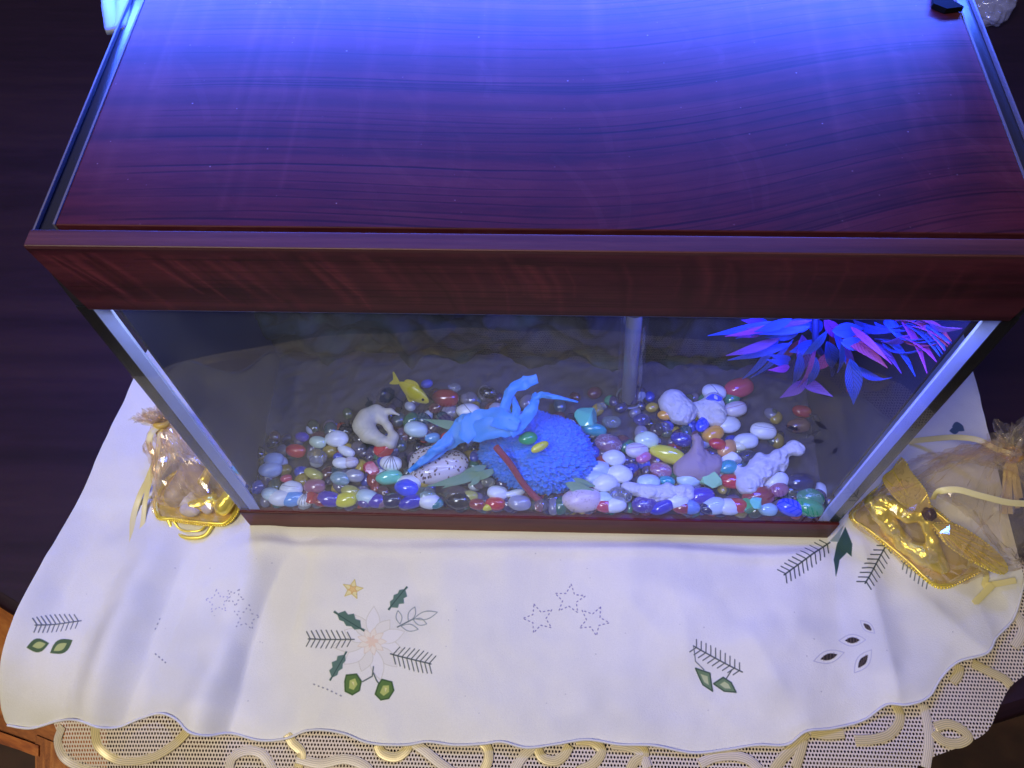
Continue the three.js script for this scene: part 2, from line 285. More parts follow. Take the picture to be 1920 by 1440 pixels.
  twig([152, 1164], [66, 1172], 19, '#5a6166', 10);
  for (const [a, b] of [[[50, 1214], [92, 1206]], [[136, 1200], [94, 1224]]]) { fill(lens(a, b, 26), '#4f6641'); fill(lens([lerp(a[0], b[0], 0.25), lerp(a[1], b[1], 0.25)], [lerp(a[0], b[0], 0.85), lerp(a[1], b[1], 0.85)], 13), '#b3bb72'); }
  twig([1392, 1260], [1302, 1212], 19, '#4a524e', 10); stroke([[1300, 1210], [1304, 1240], [1320, 1256]], '#6d746f', 1.5); stroke([[1372, 1256], [1362, 1272]], '#4a524e', 1.6);
  for (const q of [[[1304, 1253], [1331, 1262], [1336, 1296], [1318, 1284]], [[1338, 1282], [1356, 1270], [1371, 1280], [1380, 1298], [1358, 1296]]]) { fill(q, '#6f8760'); const cx = q.reduce((s, p) => s + p[0], 0) / q.length, cy = q.reduce((s, p) => s + p[1], 0) / q.length; fill(q.map(([a, b]) => [lerp(cx, a, 0.5), lerp(cy, b, 0.5)]), '#bcc48e'); stroke(q, '#415640', 2.2, true); }
  for (const [a, b, w] of [[[1538, 1236], [1570, 1227], 12], [[1584, 1201], [1612, 1200], 11], [[1609, 1252], [1627, 1228], 12], [[1619, 1169], [1634, 1182], 8]]) { stroke(lens([a[0] - (b[0] - a[0]) * 0.4, a[1] - (b[1] - a[1]) * 0.4], [b[0] + (b[0] - a[0]) * 0.4, b[1] + (b[1] - a[1]) * 0.4], w * 2), '#b9b7c2', 1.2, true); fill(lens(a, b, w), '#2e2724'); for (let i = 1; i < 5; i++) stroke([[lerp(a[0], b[0], i / 5), lerp(a[1], b[1], i / 5) - w / 2.4], [lerp(a[0], b[0], i / 5), lerp(a[1], b[1], i / 5) + w / 2.4]], '#8b7766', 0.8); }
  twig([1556, 1017], [1470, 1078], 22, '#37423d', 11, 1.8); twig([1664, 1018], [1622, 1094], 22, '#37423d', 9, 1.8); twig([1690, 1052], [1742, 1094], 16, '#55605a', 7);
  fill([[1585, 988], [1598, 1020], [1597, 1044], [1588, 1036], [1574, 1050], [1567, 1082], [1563, 1050], [1570, 1018]], '#34524a'); fill([[1556, 1015], [1582, 985], [1572, 1016]], '#8c9c98');
  for (const [a, b] of [[[1785, 800], [1803, 796]], [[1790, 795], [1808, 808]], [[1780, 808], [1800, 806]]]) fill(lens(a, b, 14), '#4a6076');
  x.setLineDash([2, 7]); stroke([[588, 1283], [612, 1292], [642, 1306]], '#8d8d92', 2); stroke([[300, 1160], [290, 1182]], '#8d8d9a', 1.6); stroke([[291, 1226], [312, 1244]], '#80808c', 2); x.setLineDash([]);
  for (let i = 0; i < 40; i++) { x.fillStyle = 'rgba(120,118,130,0.45)'; const [a, b] = W([rr(150, 1800), rr(1030, 1340)]); x.fillRect(a, b, rr(1, 2.4), rr(1, 2)); }
  return c;
}
{
  const front = hem.map(([x, y]) => onSheet(x, y, clothY));
  const bx0 = -0.452, bx1 = 0.498;
  const cc = embroider(), map = tex(cc);
  const bc = canvas(2048, 1043), bx = bc.getContext('2d'), src = cc.getContext('2d').getImageData(0, 0, 2048, 1043), dst = bx.createImageData(2048, 1043);
  for (let i = 0; i < src.data.length; i += 4) { const l = (src.data[i] + src.data[i + 1] + src.data[i + 2]) / 3, h = 60 + 150 * clamp((214 - l) / 60, 0, 1) + rr(-26, 26); dst.data[i] = dst.data[i + 1] = dst.data[i + 2] = h; dst.data[i + 3] = 255; }
  bx.putImageData(dst, 0, 0); const relief = tex(bc, false);
  const t = tag(mesh('tablecloth', sheet(front, (u) => V(lerp(bx0, bx1, clamp((u - 0.03) / 0.95, 0, 1)), 0, -0.275), clothY, 420, 200, (x, z) => clothUV(x, z), 0.002), mat({ map, bumpMap: relief, bumpScale: 0.0009, roughness: 0.92 })), 'white scalloped tablecloth embroidered with a poinsettia, stars and fir twigs under the aquarium', 'tablecloth');
  const edge = front.map((p) => V(p.x, p.y + 0.0002, p.z)).slice(1);
  mesh('stitched_hem', tube(edge, 0.0012, 300, 6), mat({ color: rgb(0.72, 0.7, 0.66), roughness: 0.9 }), t);
}
{ // lace cloth under the white one
  const N = 128, c = canvas(N, N), x = c.getContext('2d'); x.fillStyle = '#000'; x.fillRect(0, 0, N, N); x.fillStyle = '#fff'; x.fillRect(0, 0, N, N); x.fillStyle = '#000';
  for (let r = -1; r < 5; r++) for (let q = -1; q < 5; q++) { const cx = (q + (r & 1 ? 0.5 : 0)) * 32, cy = r * 32; x.beginPath(); for (let k = 0; k < 6; k++) { const a = k * Math.PI / 3 + Math.PI / 6; x.lineTo(cx + Math.cos(a) * 11.0, cy + 2 + Math.sin(a) * 12.0); } x.closePath(); x.fill(); }
  const net = tex(c, false), S = 0.0122;
  const outer = [[40, 1470], [118, 1446], [112, 1388], [105, 1350], [140, 1452], [200, 1490]].slice(0, 0);
  const rim = [[95, 1342], [112, 1385], [122, 1424], [158, 1462], [230, 1492], [330, 1500], [480, 1520], [640, 1505], [800, 1530], [960, 1512], [1120, 1530], [1280, 1512], [1430, 1500], [1560, 1488], [1680, 1468], [1740, 1424], [1800, 1400], [1850, 1372], [1872, 1330], [1893, 1290], [1925, 1262], [1990, 1200]];
  const front = rim.map(([a, b]) => onSheet(a, b, laceY));
  const t = thing('lace_cloth', 'cream net lace cloth with gold ribbon loops sticking out beneath the white tablecloth', 'lace cloth');
  const g = sheet(front, (u) => V(lerp(-0.40, 0.50, u), 0, 0.02), laceY, 260, 40, (a, b) => [a / S, b / S * 0.9], 0);
  mesh('net', g, mat({ color: rgb(0.74, 0.63, 0.50), alphaMap: net, alphaTest: 0.5, roughness: 0.85 }), t);
  const braid = (() => { const c = canvas(128, 64), x = c.getContext('2d'); for (let j = 0; j < 64; j++) for (let i = 0; i < 128; i++) { const w = 226 + 20 * Math.sin(i / 128 * Math.PI * 10) + rr(-9, 9); x.fillStyle = `rgb(${w | 0},${w | 0},${w | 0})`; x.fillRect(i, j, 1, 1); } return tex(c); })();
  const gold = mat({ map: braid, color: rgb(0.90, 0.74, 0.36), roughness: 0.36, sheen: 0.4, metalness: 0.12 }), pale = mat({ map: braid, color: rgb(0.88, 0.76, 0.54), roughness: 0.42, sheen: 0.4 });
  const loops = [
    [0, [178, 1350], [186, 1398], [222, 1424], [280, 1422], [328, 1396], [356, 1368]], [1, [118, 1362], [110, 1390], [122, 1420], [160, 1440], [240, 1452], [340, 1450], [420, 1462]],
    [1, [428, 1452], [438, 1420], [462, 1408], [488, 1412], [506, 1432], [520, 1460]], [0, [540, 1376], [548, 1392], [566, 1412], [560, 1440]], [1, [556, 1422], [600, 1432], [650, 1424], [690, 1442], [700, 1470]],
    [0, [708, 1396], [716, 1412], [742, 1420], [762, 1408], [768, 1394]], [1, [776, 1394], [796, 1408], [820, 1428], [850, 1450]], [0, [902, 1390], [914, 1404], [916, 1424], [906, 1448]], [1, [962, 1450], [980, 1420], [1000, 1402]],
    [0, [1006, 1400], [1016, 1420], [1040, 1427], [1058, 1416], [1068, 1398]], [0, [1080, 1388], [1112, 1392], [1128, 1408], [1112, 1432], [1084, 1446]], [1, [1146, 1396], [1176, 1400], [1200, 1410], [1214, 1440]], [0, [1178, 1398], [1200, 1400], [1208, 1414], [1190, 1428], [1180, 1446]],
    [1, [1312, 1432], [1340, 1420], [1380, 1418], [1404, 1426], [1424, 1444]], [0, [1512, 1374], [1490, 1398], [1464, 1424], [1446, 1450]], [0, [1520, 1374], [1548, 1378], [1582, 1376]], [0, [1676, 1318], [1686, 1344], [1670, 1374], [1640, 1386], [1602, 1388]],
    [0, [1752, 1364], [1776, 1358], [1802, 1368], [1814, 1382], [1796, 1394], [1768, 1390], [1748, 1372]], [1, [1730, 1322], [1738, 1360], [1740, 1396], [1734, 1440]], [0, [1784, 1280], [1796, 1262], [1798, 1248]], [0, [1822, 1244], [1850, 1258], [1882, 1274], [1894, 1286]], [1, [1902, 1150], [1916, 1180], [1900, 1214]],
    [0, [1490, 1440], [1500, 1410], [1506, 1386]],
  ];
  for (const [, ...p] of loops) { if (p[0][1] < 1400) p.unshift([p[0][0] + (p[0][0] - p[1][0]) * 0.5, p[0][1] - 26]); const e = p[p.length - 1], f = p[p.length - 2]; if (e[1] < 1400 && e[1] < f[1]) p.push([e[0] + (e[0] - f[0]) * 0.5, e[1] - 26]); }
  for (const [k, ...p] of loops) mesh('ribbon_loop', band(p.map(([a, b]) => { const q = onSheet(a, b, laceY); q.y += 0.0016; return q; }), 0.0086, 0.0014, 60, V(0, 1, 0), 0.00001), k ? pale : gold, t);
}

// ---------------------------------------------------------------- hood
{
  const t = thing('aquarium_hood', 'brown wood grained aquarium hood with flat lid panel covering the glass tank', 'aquarium hood');
  const swirl = (u, v) => { const d = sstep(u, 0.52, 1); return d * d * (v - 0.25) * 0.10 + d * 0.10 + 0.01 * Math.sin(u * 9); };
  const lidC = specks(woodCanvas(1400, 640, [66, 22, 32], [42, 14, 21], [80, 33, 42], 34, swirl, 0.12, 0.5), 130, '#9a94a0', 0.4, 1.3);
  const lx = lidC.getContext('2d');
  for (let i = 0, v = 0.03; v < 1.25; i++) { v += rr(0.006, 0.034) * (i % 7 === 6 ? 1.8 : 1); lx.lineWidth = rr(1.2, 3.6); lx.strokeStyle = '#1c060c'; const u0 = i % 3 ? 0 : rr(0, 0.4), u1 = i % 4 ? 1 : rr(0.5, 1); for (let k = 0; k < 70; k++) { const u = k / 70; if (u < u0 || u > u1) continue; const yy = (w) => (v - swirl(w, v) * 1.1 + 0.007 * noise(w * 3 + i * 0.23, 3.3) + 0.002 * noise(w * 14, i)) * 640; lx.globalAlpha = 0.85 * sstep(u, u0, u0 + 0.1) * (1 - sstep(u, u1 - 0.1, u1 + 0.001) * (u1 < 1 ? 1 : 0)) * (0.55 + 0.45 * noise(u * 5, i)); lx.beginPath(); lx.moveTo(u * 1400, yy(u)); lx.lineTo((u + 1 / 68) * 1400, yy(u + 1 / 68)); lx.stroke(); } }   // wiped streaks of dust
  for (let i = 0; i < 60; i++) { lx.globalAlpha = rr(0.01, 0.03); lx.strokeStyle = '#c8c4cc'; lx.lineWidth = rr(2, 16); const a = rr(0, 1400), b = rr(0, 560); lx.beginPath(); lx.moveTo(a, b); lx.quadraticCurveTo(a + rr(10, 60), b + rr(20, 60), a + rr(0, 120), b + rr(30, 160)); lx.stroke(); }
  for (let i = 0; i < 46; i++) { const u = rr(0, 1400), w = rr(14, 60), g = lx.createLinearGradient(u, 0, u + w, 0); g.addColorStop(0, 'rgba(150,110,130,0)'); g.addColorStop(0.5, `rgba(150,110,130,${rr(0.03, 0.10)})`); g.addColorStop(1, 'rgba(150,110,130,0)'); lx.globalAlpha = 1; lx.fillStyle = g; lx.fillRect(u, rr(0, 200), w, rr(200, 440)); }
  lx.globalAlpha = 1;
  const flame = (cv, n, al) => { const x = cv.getContext('2d'); for (let i = 0; i < n; i++) { const u = Math.pow(rnd(), 1.4) * cv.width * 0.95, w = rr(6, 26), sl = rr(-14, 4) - 26 * (1 - u / cv.width); const g = x.createLinearGradient(u, 0, u + w, 0); const k = i % 3 ? '132,60,74' : '30,8,14'; g.addColorStop(0, `rgba(${k},0)`); g.addColorStop(0.5, `rgba(${k},${al * rr(0.4, 1) * (1 - 0.55 * u / cv.width)})`); g.addColorStop(1, `rgba(${k},0)`); x.fillStyle = g; x.save(); x.transform(1, 0, -sl / 64, 1, 0, 0); x.fillRect(u, rr(0, 30), w, rr(60, 110)); x.restore(); } for (let j = 0; j < 26; j++) { x.strokeStyle = 'rgba(26,8,12,0.35)'; x.lineWidth = rr(0.6, 1.8); const y = rr(0, cv.height); x.beginPath(); x.moveTo(rr(0, 600), y); x.lineTo(rr(700, 1400), y + rr(-6, 6)); x.stroke(); } return cv; };
  const lidMap = tex(lidC), frontC0 = woodCanvas(1400, 128, [62, 22, 38], [36, 13, 23], [84, 36, 50], 7, null, 0.06, 0.3), frontC = flame(frontC0, 90, 0.36);
  const lidM = mat({ map: lidMap, roughness: 0.55, specularIntensity: 0.35, bumpMap: lidMap, bumpScale: 0.0003 }), frontM = mat({ map: tex(frontC), roughness: 0.42 }), rimM = mat({ map: tex(woodCanvas(1024, 64, [74, 36, 44], [50, 24, 30], [92, 52, 58], 4, null, 0.15)), roughness: 0.5 });
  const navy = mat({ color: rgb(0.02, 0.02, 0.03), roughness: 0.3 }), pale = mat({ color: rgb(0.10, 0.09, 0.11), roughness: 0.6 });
  const zb = -DEEP - 0.01, xo = 0.2997, xb = 0.289;
  // front board, top edge and lower edge
  mesh('front_board', block([V(-xb, H1, 0.0015), V(xb + 0.002, H1, 0.0015), V(xb, H1, -0.010), V(-xb, H1, -0.010)], [V(-xo, H2 - 0.0015, 0), V(xo, H2 - 0.0015, 0), V(xo, H2 - 0.0015, -0.0115), V(-xo, H2 - 0.0015, -0.0115)]), frontM, t);
  mesh('front_rim', box(2 * xo, 0.0035, 0.0125, 0, H2 - 0.00175, -0.0062, 0.0009), rimM, t);
  for (const s of [-1, 1]) {
    const b = mesh('side_board', box(0.0125, H2 - H1 - 0.004, -zb - 0.013, s * (xo - 0.0066), (H1 + H2) / 2 - 0.0035, (zb - 0.013) / 2), navy, t);
    mesh('edge_band', box(0.0012, 0.003, -zb - 0.014, s * (xo - 0.0008), H2 - 0.0035, (zb - 0.014) / 2), pale, b);
    mesh('corner_block', block([V(s * 0.2998, H1 - 0.002, -0.003), V(s * 0.27, H1 - 0.002, -0.003), V(s * 0.27, H1 - 0.002, -0.012), V(s * 0.2998, H1 - 0.002, -0.012)].slice()[s > 0 ? 'reverse' : 'slice'](), [V(s * 0.2992, H2 - 0.006, -0.0035), V(s * 0.27, H2 - 0.006, -0.0035), V(s * 0.27, H2 - 0.006, -0.0115), V(s * 0.2992, H2 - 0.006, -0.0115)].slice()[s > 0 ? 'reverse' : 'slice']()), navy, t);
  }
  const lid = mesh('lid', box(0.5715, 0.007, -zb - 0.0165, 0, H2 - 0.0037, (zb - 0.0145 - 0.001) / 2, 0.0008), lidM, t);
  for (const s of [-1, 1]) mesh('lid_edge', box(0.0013, 0.0072, -zb - 0.0165, s * 0.2864, H2 - 0.0033, (zb - 0.0155) / 2), pale, lid);
  mesh('back_board', box(2 * xo, H2 - H1, 0.01, 0, (H1 + H2) / 2, zb - 0.0052), navy, t);
}

// ---------------------------------------------------------------- glass tank
const BED = 0.046, BACK = -0.185;
{
  const t = thing('aquarium', 'glass fish tank with brown base strip standing on the white embroidered cloth', 'aquarium');
  const glass = mat({ color: 0xffffff, transmission: 1, thickness: 0, roughness: 0, ior: 1.5, specularIntensity: 0.62 });
  const black = mat({ color: rgb(0.012, 0.014, 0.02), roughness: 0.25 }), sil = mat({ color: rgb(0.78, 0.82, 1), roughness: 1, transmission: 0.6, thickness: 0 });
  const strip = mat({ specularIntensity: 0.5, map: tex(woodCanvas(1024, 64, [82, 26, 26], [46, 14, 16], [104, 42, 38], 5, null, 0.05, 0.3)), roughness: 0.4 });
  const W = 0.3;
  const pane = (w, h) => new THREE.PlaneGeometry(w, h);
  mesh('front_pane', pane(2 * W - 0.001, H1 - 0.008).translate(0, H1 / 2 + 0.003, -0.001), glass, t);
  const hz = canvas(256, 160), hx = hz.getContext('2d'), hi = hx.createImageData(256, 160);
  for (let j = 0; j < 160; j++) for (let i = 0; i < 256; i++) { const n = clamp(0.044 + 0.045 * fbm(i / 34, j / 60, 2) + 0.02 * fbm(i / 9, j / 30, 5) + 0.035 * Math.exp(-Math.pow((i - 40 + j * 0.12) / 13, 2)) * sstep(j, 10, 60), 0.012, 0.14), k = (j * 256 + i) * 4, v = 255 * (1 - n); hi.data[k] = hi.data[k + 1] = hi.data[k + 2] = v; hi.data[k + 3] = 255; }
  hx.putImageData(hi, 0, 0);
  mesh('haze_sheet', pane(0.579, H1 - H0 - 0.004).translate(0, (H1 + H0) / 2, -0.0022), mat({ color: rgb(0.76, 0.83, 1), transmission: 1, transmissionMap: tex(hz, false), thickness: 0, roughness: 0.02, ior: 1.01, specularIntensity: 0 }), t);  // added sheet: milky haze and a pale reflection streak painted into its map
  for (const s of [-1, 1]) {
    mesh('side_pane', pane(DEEP - 0.01, H1 - 0.008).rotateY(Math.PI / 2).translate(s * (W - 0.003), H1 / 2 + 0.003, -DEEP / 2), glass, t);
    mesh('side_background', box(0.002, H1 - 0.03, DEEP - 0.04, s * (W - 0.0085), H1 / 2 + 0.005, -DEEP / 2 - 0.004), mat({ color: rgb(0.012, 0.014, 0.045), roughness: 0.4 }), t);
    mesh('corner_trim', box(0.0095, H1 - H0 - 0.003, 0.004, s * (W - 0.0048), (H1 + H0) / 2 - 0.0015, -0.0045), black, t);
    mesh('silicone_seam', block([V(s * 0.2902, H0 + 0.001, -0.003), V(s * 0.2795, H0 + 0.001, -0.003), V(s * 0.289, H0 + 0.001, -0.016), V(s * 0.2902, H0 + 0.001, -0.016)][s > 0 ? 'reverse' : 'slice'](), [V(s * 0.2902, H1 - 0.004, -0.003), V(s * 0.2795, H1 - 0.004, -0.003), V(s * 0.289, H1 - 0.004, -0.016), V(s * 0.2902, H1 - 0.004, -0.016)][s > 0 ? 'reverse' : 'slice']()), sil, t);
  }
  mesh('top_seam', box(0.555, 0.004, 0.004, 0, H1 - 0.0045, -0.0042, 0.001), sil, t);
  mesh('base_strip', box(2 * W + 0.001, H0, 0.008, 0, H0 / 2 + 0.0005, -0.0035, 0.0012), strip, t);
  mesh('base_plate', box(2 * W - 0.002, 0.006, DEEP - 0.01, 0, 0.0045, -DEEP / 2 - 0.003), black, t);
  for (const s of [-1, 1]) mesh('side_strip', box(0.006, H0, DEEP - 0.01, s * (W - 0.0032), H0 / 2 + 0.0005, -DEEP / 2 - 0.004), black, t);
  mesh('back_pane', box(2 * W - 0.004, H1 - 0.004, 0.005, 0, H1 / 2, -DEEP), black, t);
  // dark rock relief standing before the back glass
  const g = new THREE.PlaneGeometry(0.588, 0.36, 150, 90), p = g.attributes.position;
  for (let i = 0; i < p.count; i++) { const x = p.getX(i), y = p.getY(i), r = Math.abs(fbm(x * 11, y * 13, 3)), q = Math.abs(fbm(x * 30, y * 34, 9)); p.setXYZ(i, x, y + 0.18 + 0.02, BACK - 0.012 + 0.034 * (1 - r * 1.8) + 0.010 * (1 - q * 2) - 0.02); }
  g.computeVertexNormals();
  const rc = canvas(512, 320), rx = rc.getContext('2d'), im = rx.createImageData(512, 320);
  for (let j = 0; j < 320; j++) for (let i = 0; i < 512; i++) { const n = fbm(i / 40, j / 34, 2), m = fbm(i / 13, j / 11, 6), k = (j * 512 + i) * 4, moss = clamp(fbm(i / 60 + 3, j / 60, 11) * 2.2, 0, 1); im.data[k] = 48 + 38 * n + 24 * m - 20 * moss; im.data[k + 1] = 46 + 36 * n + 24 * m + 8 * moss; im.data[k + 2] = 52 + 36 * n + 22 * m - 8 * moss; im.data[k + 3] = 255; }
  rx.putImageData(im, 0, 0);
  mesh('rock_background', g, mat({ map: tex(rc), roughness: 0.85 }), t);
}

// ---------------------------------------------------------------- what lies in the tank
{
  const bedG = new THREE.PlaneGeometry(0.586, 0.19, 160, 60).rotateX(-Math.PI / 2), p = bedG.attributes.position;
  for (let i = 0; i < p.count; i++) p.setY(i, 0.004 * fbm(p.getX(i) * 40, p.getZ(i) * 40, 4) + 0.002 * noise(p.getX(i) * 160, p.getZ(i) * 160));
  bedG.translate(0, BED - 0.007, -0.1); bedG.computeVertexNormals();
  tag(mesh('gravel_bed', bedG, mat({ color: rgb(0.045, 0.04, 0.07), roughness: 0.7 })), 'dark purplish gravel bed on the floor of the fish tank', 'gravel', null, 'stuff');
  // dim glass beads that nobody could count between the larger stones
  const bead = new THREE.InstancedMesh(new THREE.SphereGeometry(1, 14, 10), mat({ color: 0xffffff, roughness: 0.12, clearcoat: 1, clearcoatRoughness: 0.04 }), 640);
  const m = new THREE.Matrix4(), q = new THREE.Quaternion(), hues = [[0.05, 0.04, 0.12], [0.03, 0.03, 0.09], [0.10, 0.07, 0.12], [0.14, 0.12, 0.17], [0.04, 0.09, 0.11], [0.12, 0.04, 0.05], [0.02, 0.02, 0.03], [0.20, 0.19, 0.25], [0.07, 0.10, 0.06], [0.62, 0.66, 0.70], [0.36, 0.04, 0.04], [0.03, 0.06, 0.42], [0.04, 0.22, 0.12], [0.45, 0.33, 0.05]];
  for (let i = 0; i < 640; i++) {
    let z, x, px, py; do { px = rr(478, 1560); py = rr(720, 975); } while (py < 700 + 118 * sstep(Math.abs(px - 1060), 220, 560) || (px > 1470 && py < 900) || rnd() > sstep(py, 700, 890) + 0.12);
    ({ x, z } = at(px, py, BED)); z = Math.min(z, -0.012); const r = rr(0.0055, 0.0105);
    m.compose(V(x, BED - 0.002 + rr(-0.002, 0.003), z), q.setFromEuler(new THREE.Euler(rr(-0.3, 0.3), rr(0, 6), rr(-0.3, 0.3))), V(r, r * 0.7, r * 0.8));
    bead.setMatrixAt(i, m); const h = hues[Math.floor(rnd() * hues.length)], k = rr(0.6, 1.3); bead.setColorAt(i, rgb(h[0] * k, h[1] * k, h[2] * k));
  }
  bead.name = 'glass_beads'; bead.castShadow = bead.receiveShadow = true; scene.add(bead);
  tag(bead, 'mixed dark glass beads filling the gaps between the coloured stones', 'beads', null, 'stuff');

  const depthOf = (v) => v.clone().sub(camera.position).dot(ray(960, 720));
  const variants = [];
  for (let k = 0; k < 4; k++) variants.push(displaced(new THREE.IcosahedronGeometry(1, 4), (v) => { const n = 1 + 0.07 * noise(v.x * 1.5 + k * 7, v.y * 1.5, v.z * 1.5) + 0.02 * noise(v.x * 4 + k, v.y * 4, v.z * 4); v.multiplyScalar(n); }));
  const chunks = [];
  for (let k = 0; k < 3; k++) chunks.push(displaced(new THREE.IcosahedronGeometry(1, 2), (v) => { const d = [[1, 0.3, 0.2], [-0.7, 0.8, 0.1], [0.1, -0.6, 0.9], [-0.2, 0.9, -0.6], [-0.9, -0.4, 0.3], [0.6, 0.8, 0.6], [0.3, 0.2, -1]]; for (let i = 0; i < 7; i++) { const n = V(d[i][(k) % 3], d[i][(k + 1) % 3], d[i][(k + 2) % 3]).normalize(), o = v.dot(n) - (0.52 + 0.05 * i); if (o > 0) v.addScaledVector(n, -o); } }));
  // each stone uses the sphere's own directions for its markings
  const sphereUV = (g, s = 1) => { const q = g.clone(), P = q.attributes.position, U = []; for (let i = 0; i < P.count; i++) { U.push((P.getX(i) * 0.5 + 0.5) * s, (P.getZ(i) * 0.5 + 0.5) * s); } q.setAttribute('uv', new THREE.Float32BufferAttribute(U, 2)); return q; };
  for (let k = 0; k < 4; k++) variants[k] = sphereUV(variants[k]);
  for (let k = 0; k < 3; k++) { chunks[k] = chunks[k].toNonIndexed(); chunks[k].computeVertexNormals(); chunks[k] = sphereUV(chunks[k]); }
  const marks = (draw, bg) => { const c = canvas(128, 128), x = c.getContext('2d'); x.fillStyle = bg; x.fillRect(0, 0, 128, 128); draw(x); return tex(c); };
  const seam = (x, a, b, c, col, w) => { x.strokeStyle = col; x.lineWidth = w; x.beginPath(); x.moveTo(...a); x.quadraticCurveTo(...b, ...c); x.stroke(); };
  const stone = (o) => mat({ roughness: 0.38, clearcoat: 0.5, clearcoatRoughness: 0.25, ...o });
  const M = {
    w: stone({ color: rgb(0.86, 0.88, 0.90) }), w2: stone({ color: rgb(0.76, 0.80, 0.84) }), wb: stone({ color: rgb(0.50, 0.62, 0.80) }), wg: stone({ color: rgb(0.58, 0.74, 0.74) }),
    line: stone({ map: marks((x) => { seam(x, [20, 80], [64, 52], [110, 66], '#70707c', 3); seam(x, [14, 60], [60, 40], [116, 52], '#b0b0ba', 2); }, '#f0f2f4') }),
    fan: stone({ map: marks((x) => { for (let i = 0; i < 5; i++) seam(x, [64, 128], [46 + i * 9, 76], [22 + i * 22, 8], '#6f7480', 4); }, '#f2f4f5') }),
    slit: stone({ map: marks((x) => seam(x, [40, 110], [60, 60], [92, 20], '#787a84', 4), '#f0f2f4') }),
    rose: stone({ map: marks((x) => { seam(x, [10, 70], [64, 50], [118, 76], '#b98a98', 5); seam(x, [30, 96], [70, 80], [110, 96], '#c79aa6', 4); }, '#dcd4da') }),
    speck: stone({ map: marks((x) => { for (let i = 0; i < 130; i++) { x.fillStyle = i % 3 ? '#7a5560' : '#47383f'; x.globalAlpha = rr(0.3, 0.9); x.fillRect(rnd() * 128, rnd() * 128, rr(1, 4), rr(1, 3)); } x.globalAlpha = 1; }, '#e6cfd4') }),
    fleck: stone({ map: marks((x) => { for (let i = 0; i < 40; i++) { x.fillStyle = '#55555f'; x.globalAlpha = rr(0.3, 0.8); x.fillRect(rnd() * 128, rnd() * 128, 2, 2); } x.globalAlpha = 1; }, '#f0f2f6') }),
  };
  const col = { red: [0.42, 0.035, 0.04], darkred: [0.22, 0.03, 0.04], pinkred: [0.40, 0.06, 0.12], pink: [0.42, 0.16, 0.24], orange: [0.62, 0.27, 0.05], amber: [0.50, 0.24, 0.12], yellow: [0.72, 0.52, 0.05], olive: [0.34, 0.32, 0.10], cream: [0.66, 0.60, 0.36], lime: [0.26, 0.52, 0.22], green: [0.03, 0.28, 0.12], mint: [0.16, 0.50, 0.34], teal: [0.02, 0.24, 0.26], paleteal: [0.25, 0.42, 0.44], blue: [0.03, 0.08, 0.62], deep: [0.02, 0.02, 0.30], violet: [0.08, 0.04, 0.28], navy: [0.01, 0.015, 0.08], sky: [0.14, 0.28, 0.62], silver: [0.42, 0.50, 0.62], mauve: [0.26, 0.13, 0.20], brown: [0.16, 0.08, 0.06], black: [0.01, 0.01, 0.015], grey: [0.25, 0.25, 0.30], palegreen: [0.46, 0.60, 0.40] };
  const glossy = {}, net = {}, clear = {};
  const gem = (c) => glossy[c] ??= mat({ color: rgb(...col[c].map((v) => Math.min(0.9, v * (v > 0.2 ? 1.6 : 1.1)))), roughness: 0.16, clearcoat: 1, clearcoatRoughness: 0.05, transmission: 0.06, thickness: 0 });
  const lattice = (c) => net[c] ??= mat({ map: marks((x) => { x.strokeStyle = '#c9cfdc'; x.lineWidth = 2; for (let i = 0; i < 26; i++) { x.globalAlpha = rr(0.4, 1); x.beginPath(); x.arc(rnd() * 128, rnd() * 128, rr(5, 12), 0, rr(3, 6)); x.stroke(); } x.globalAlpha = 1; }, '#' + rgb(...col[c]).getHexString()), roughness: 0.2, clearcoat: 1, clearcoatRoughness: 0.05 });
  const glassy = (c) => clear[c] ??= mat({ color: rgb(...col[c].map((v) => Math.pow(v, 0.35))), transmission: 0.85, thickness: 0.02, roughness: 0.02, ior: 1.45 });
  const WHITES = 'white opaque pebbles in the tank';
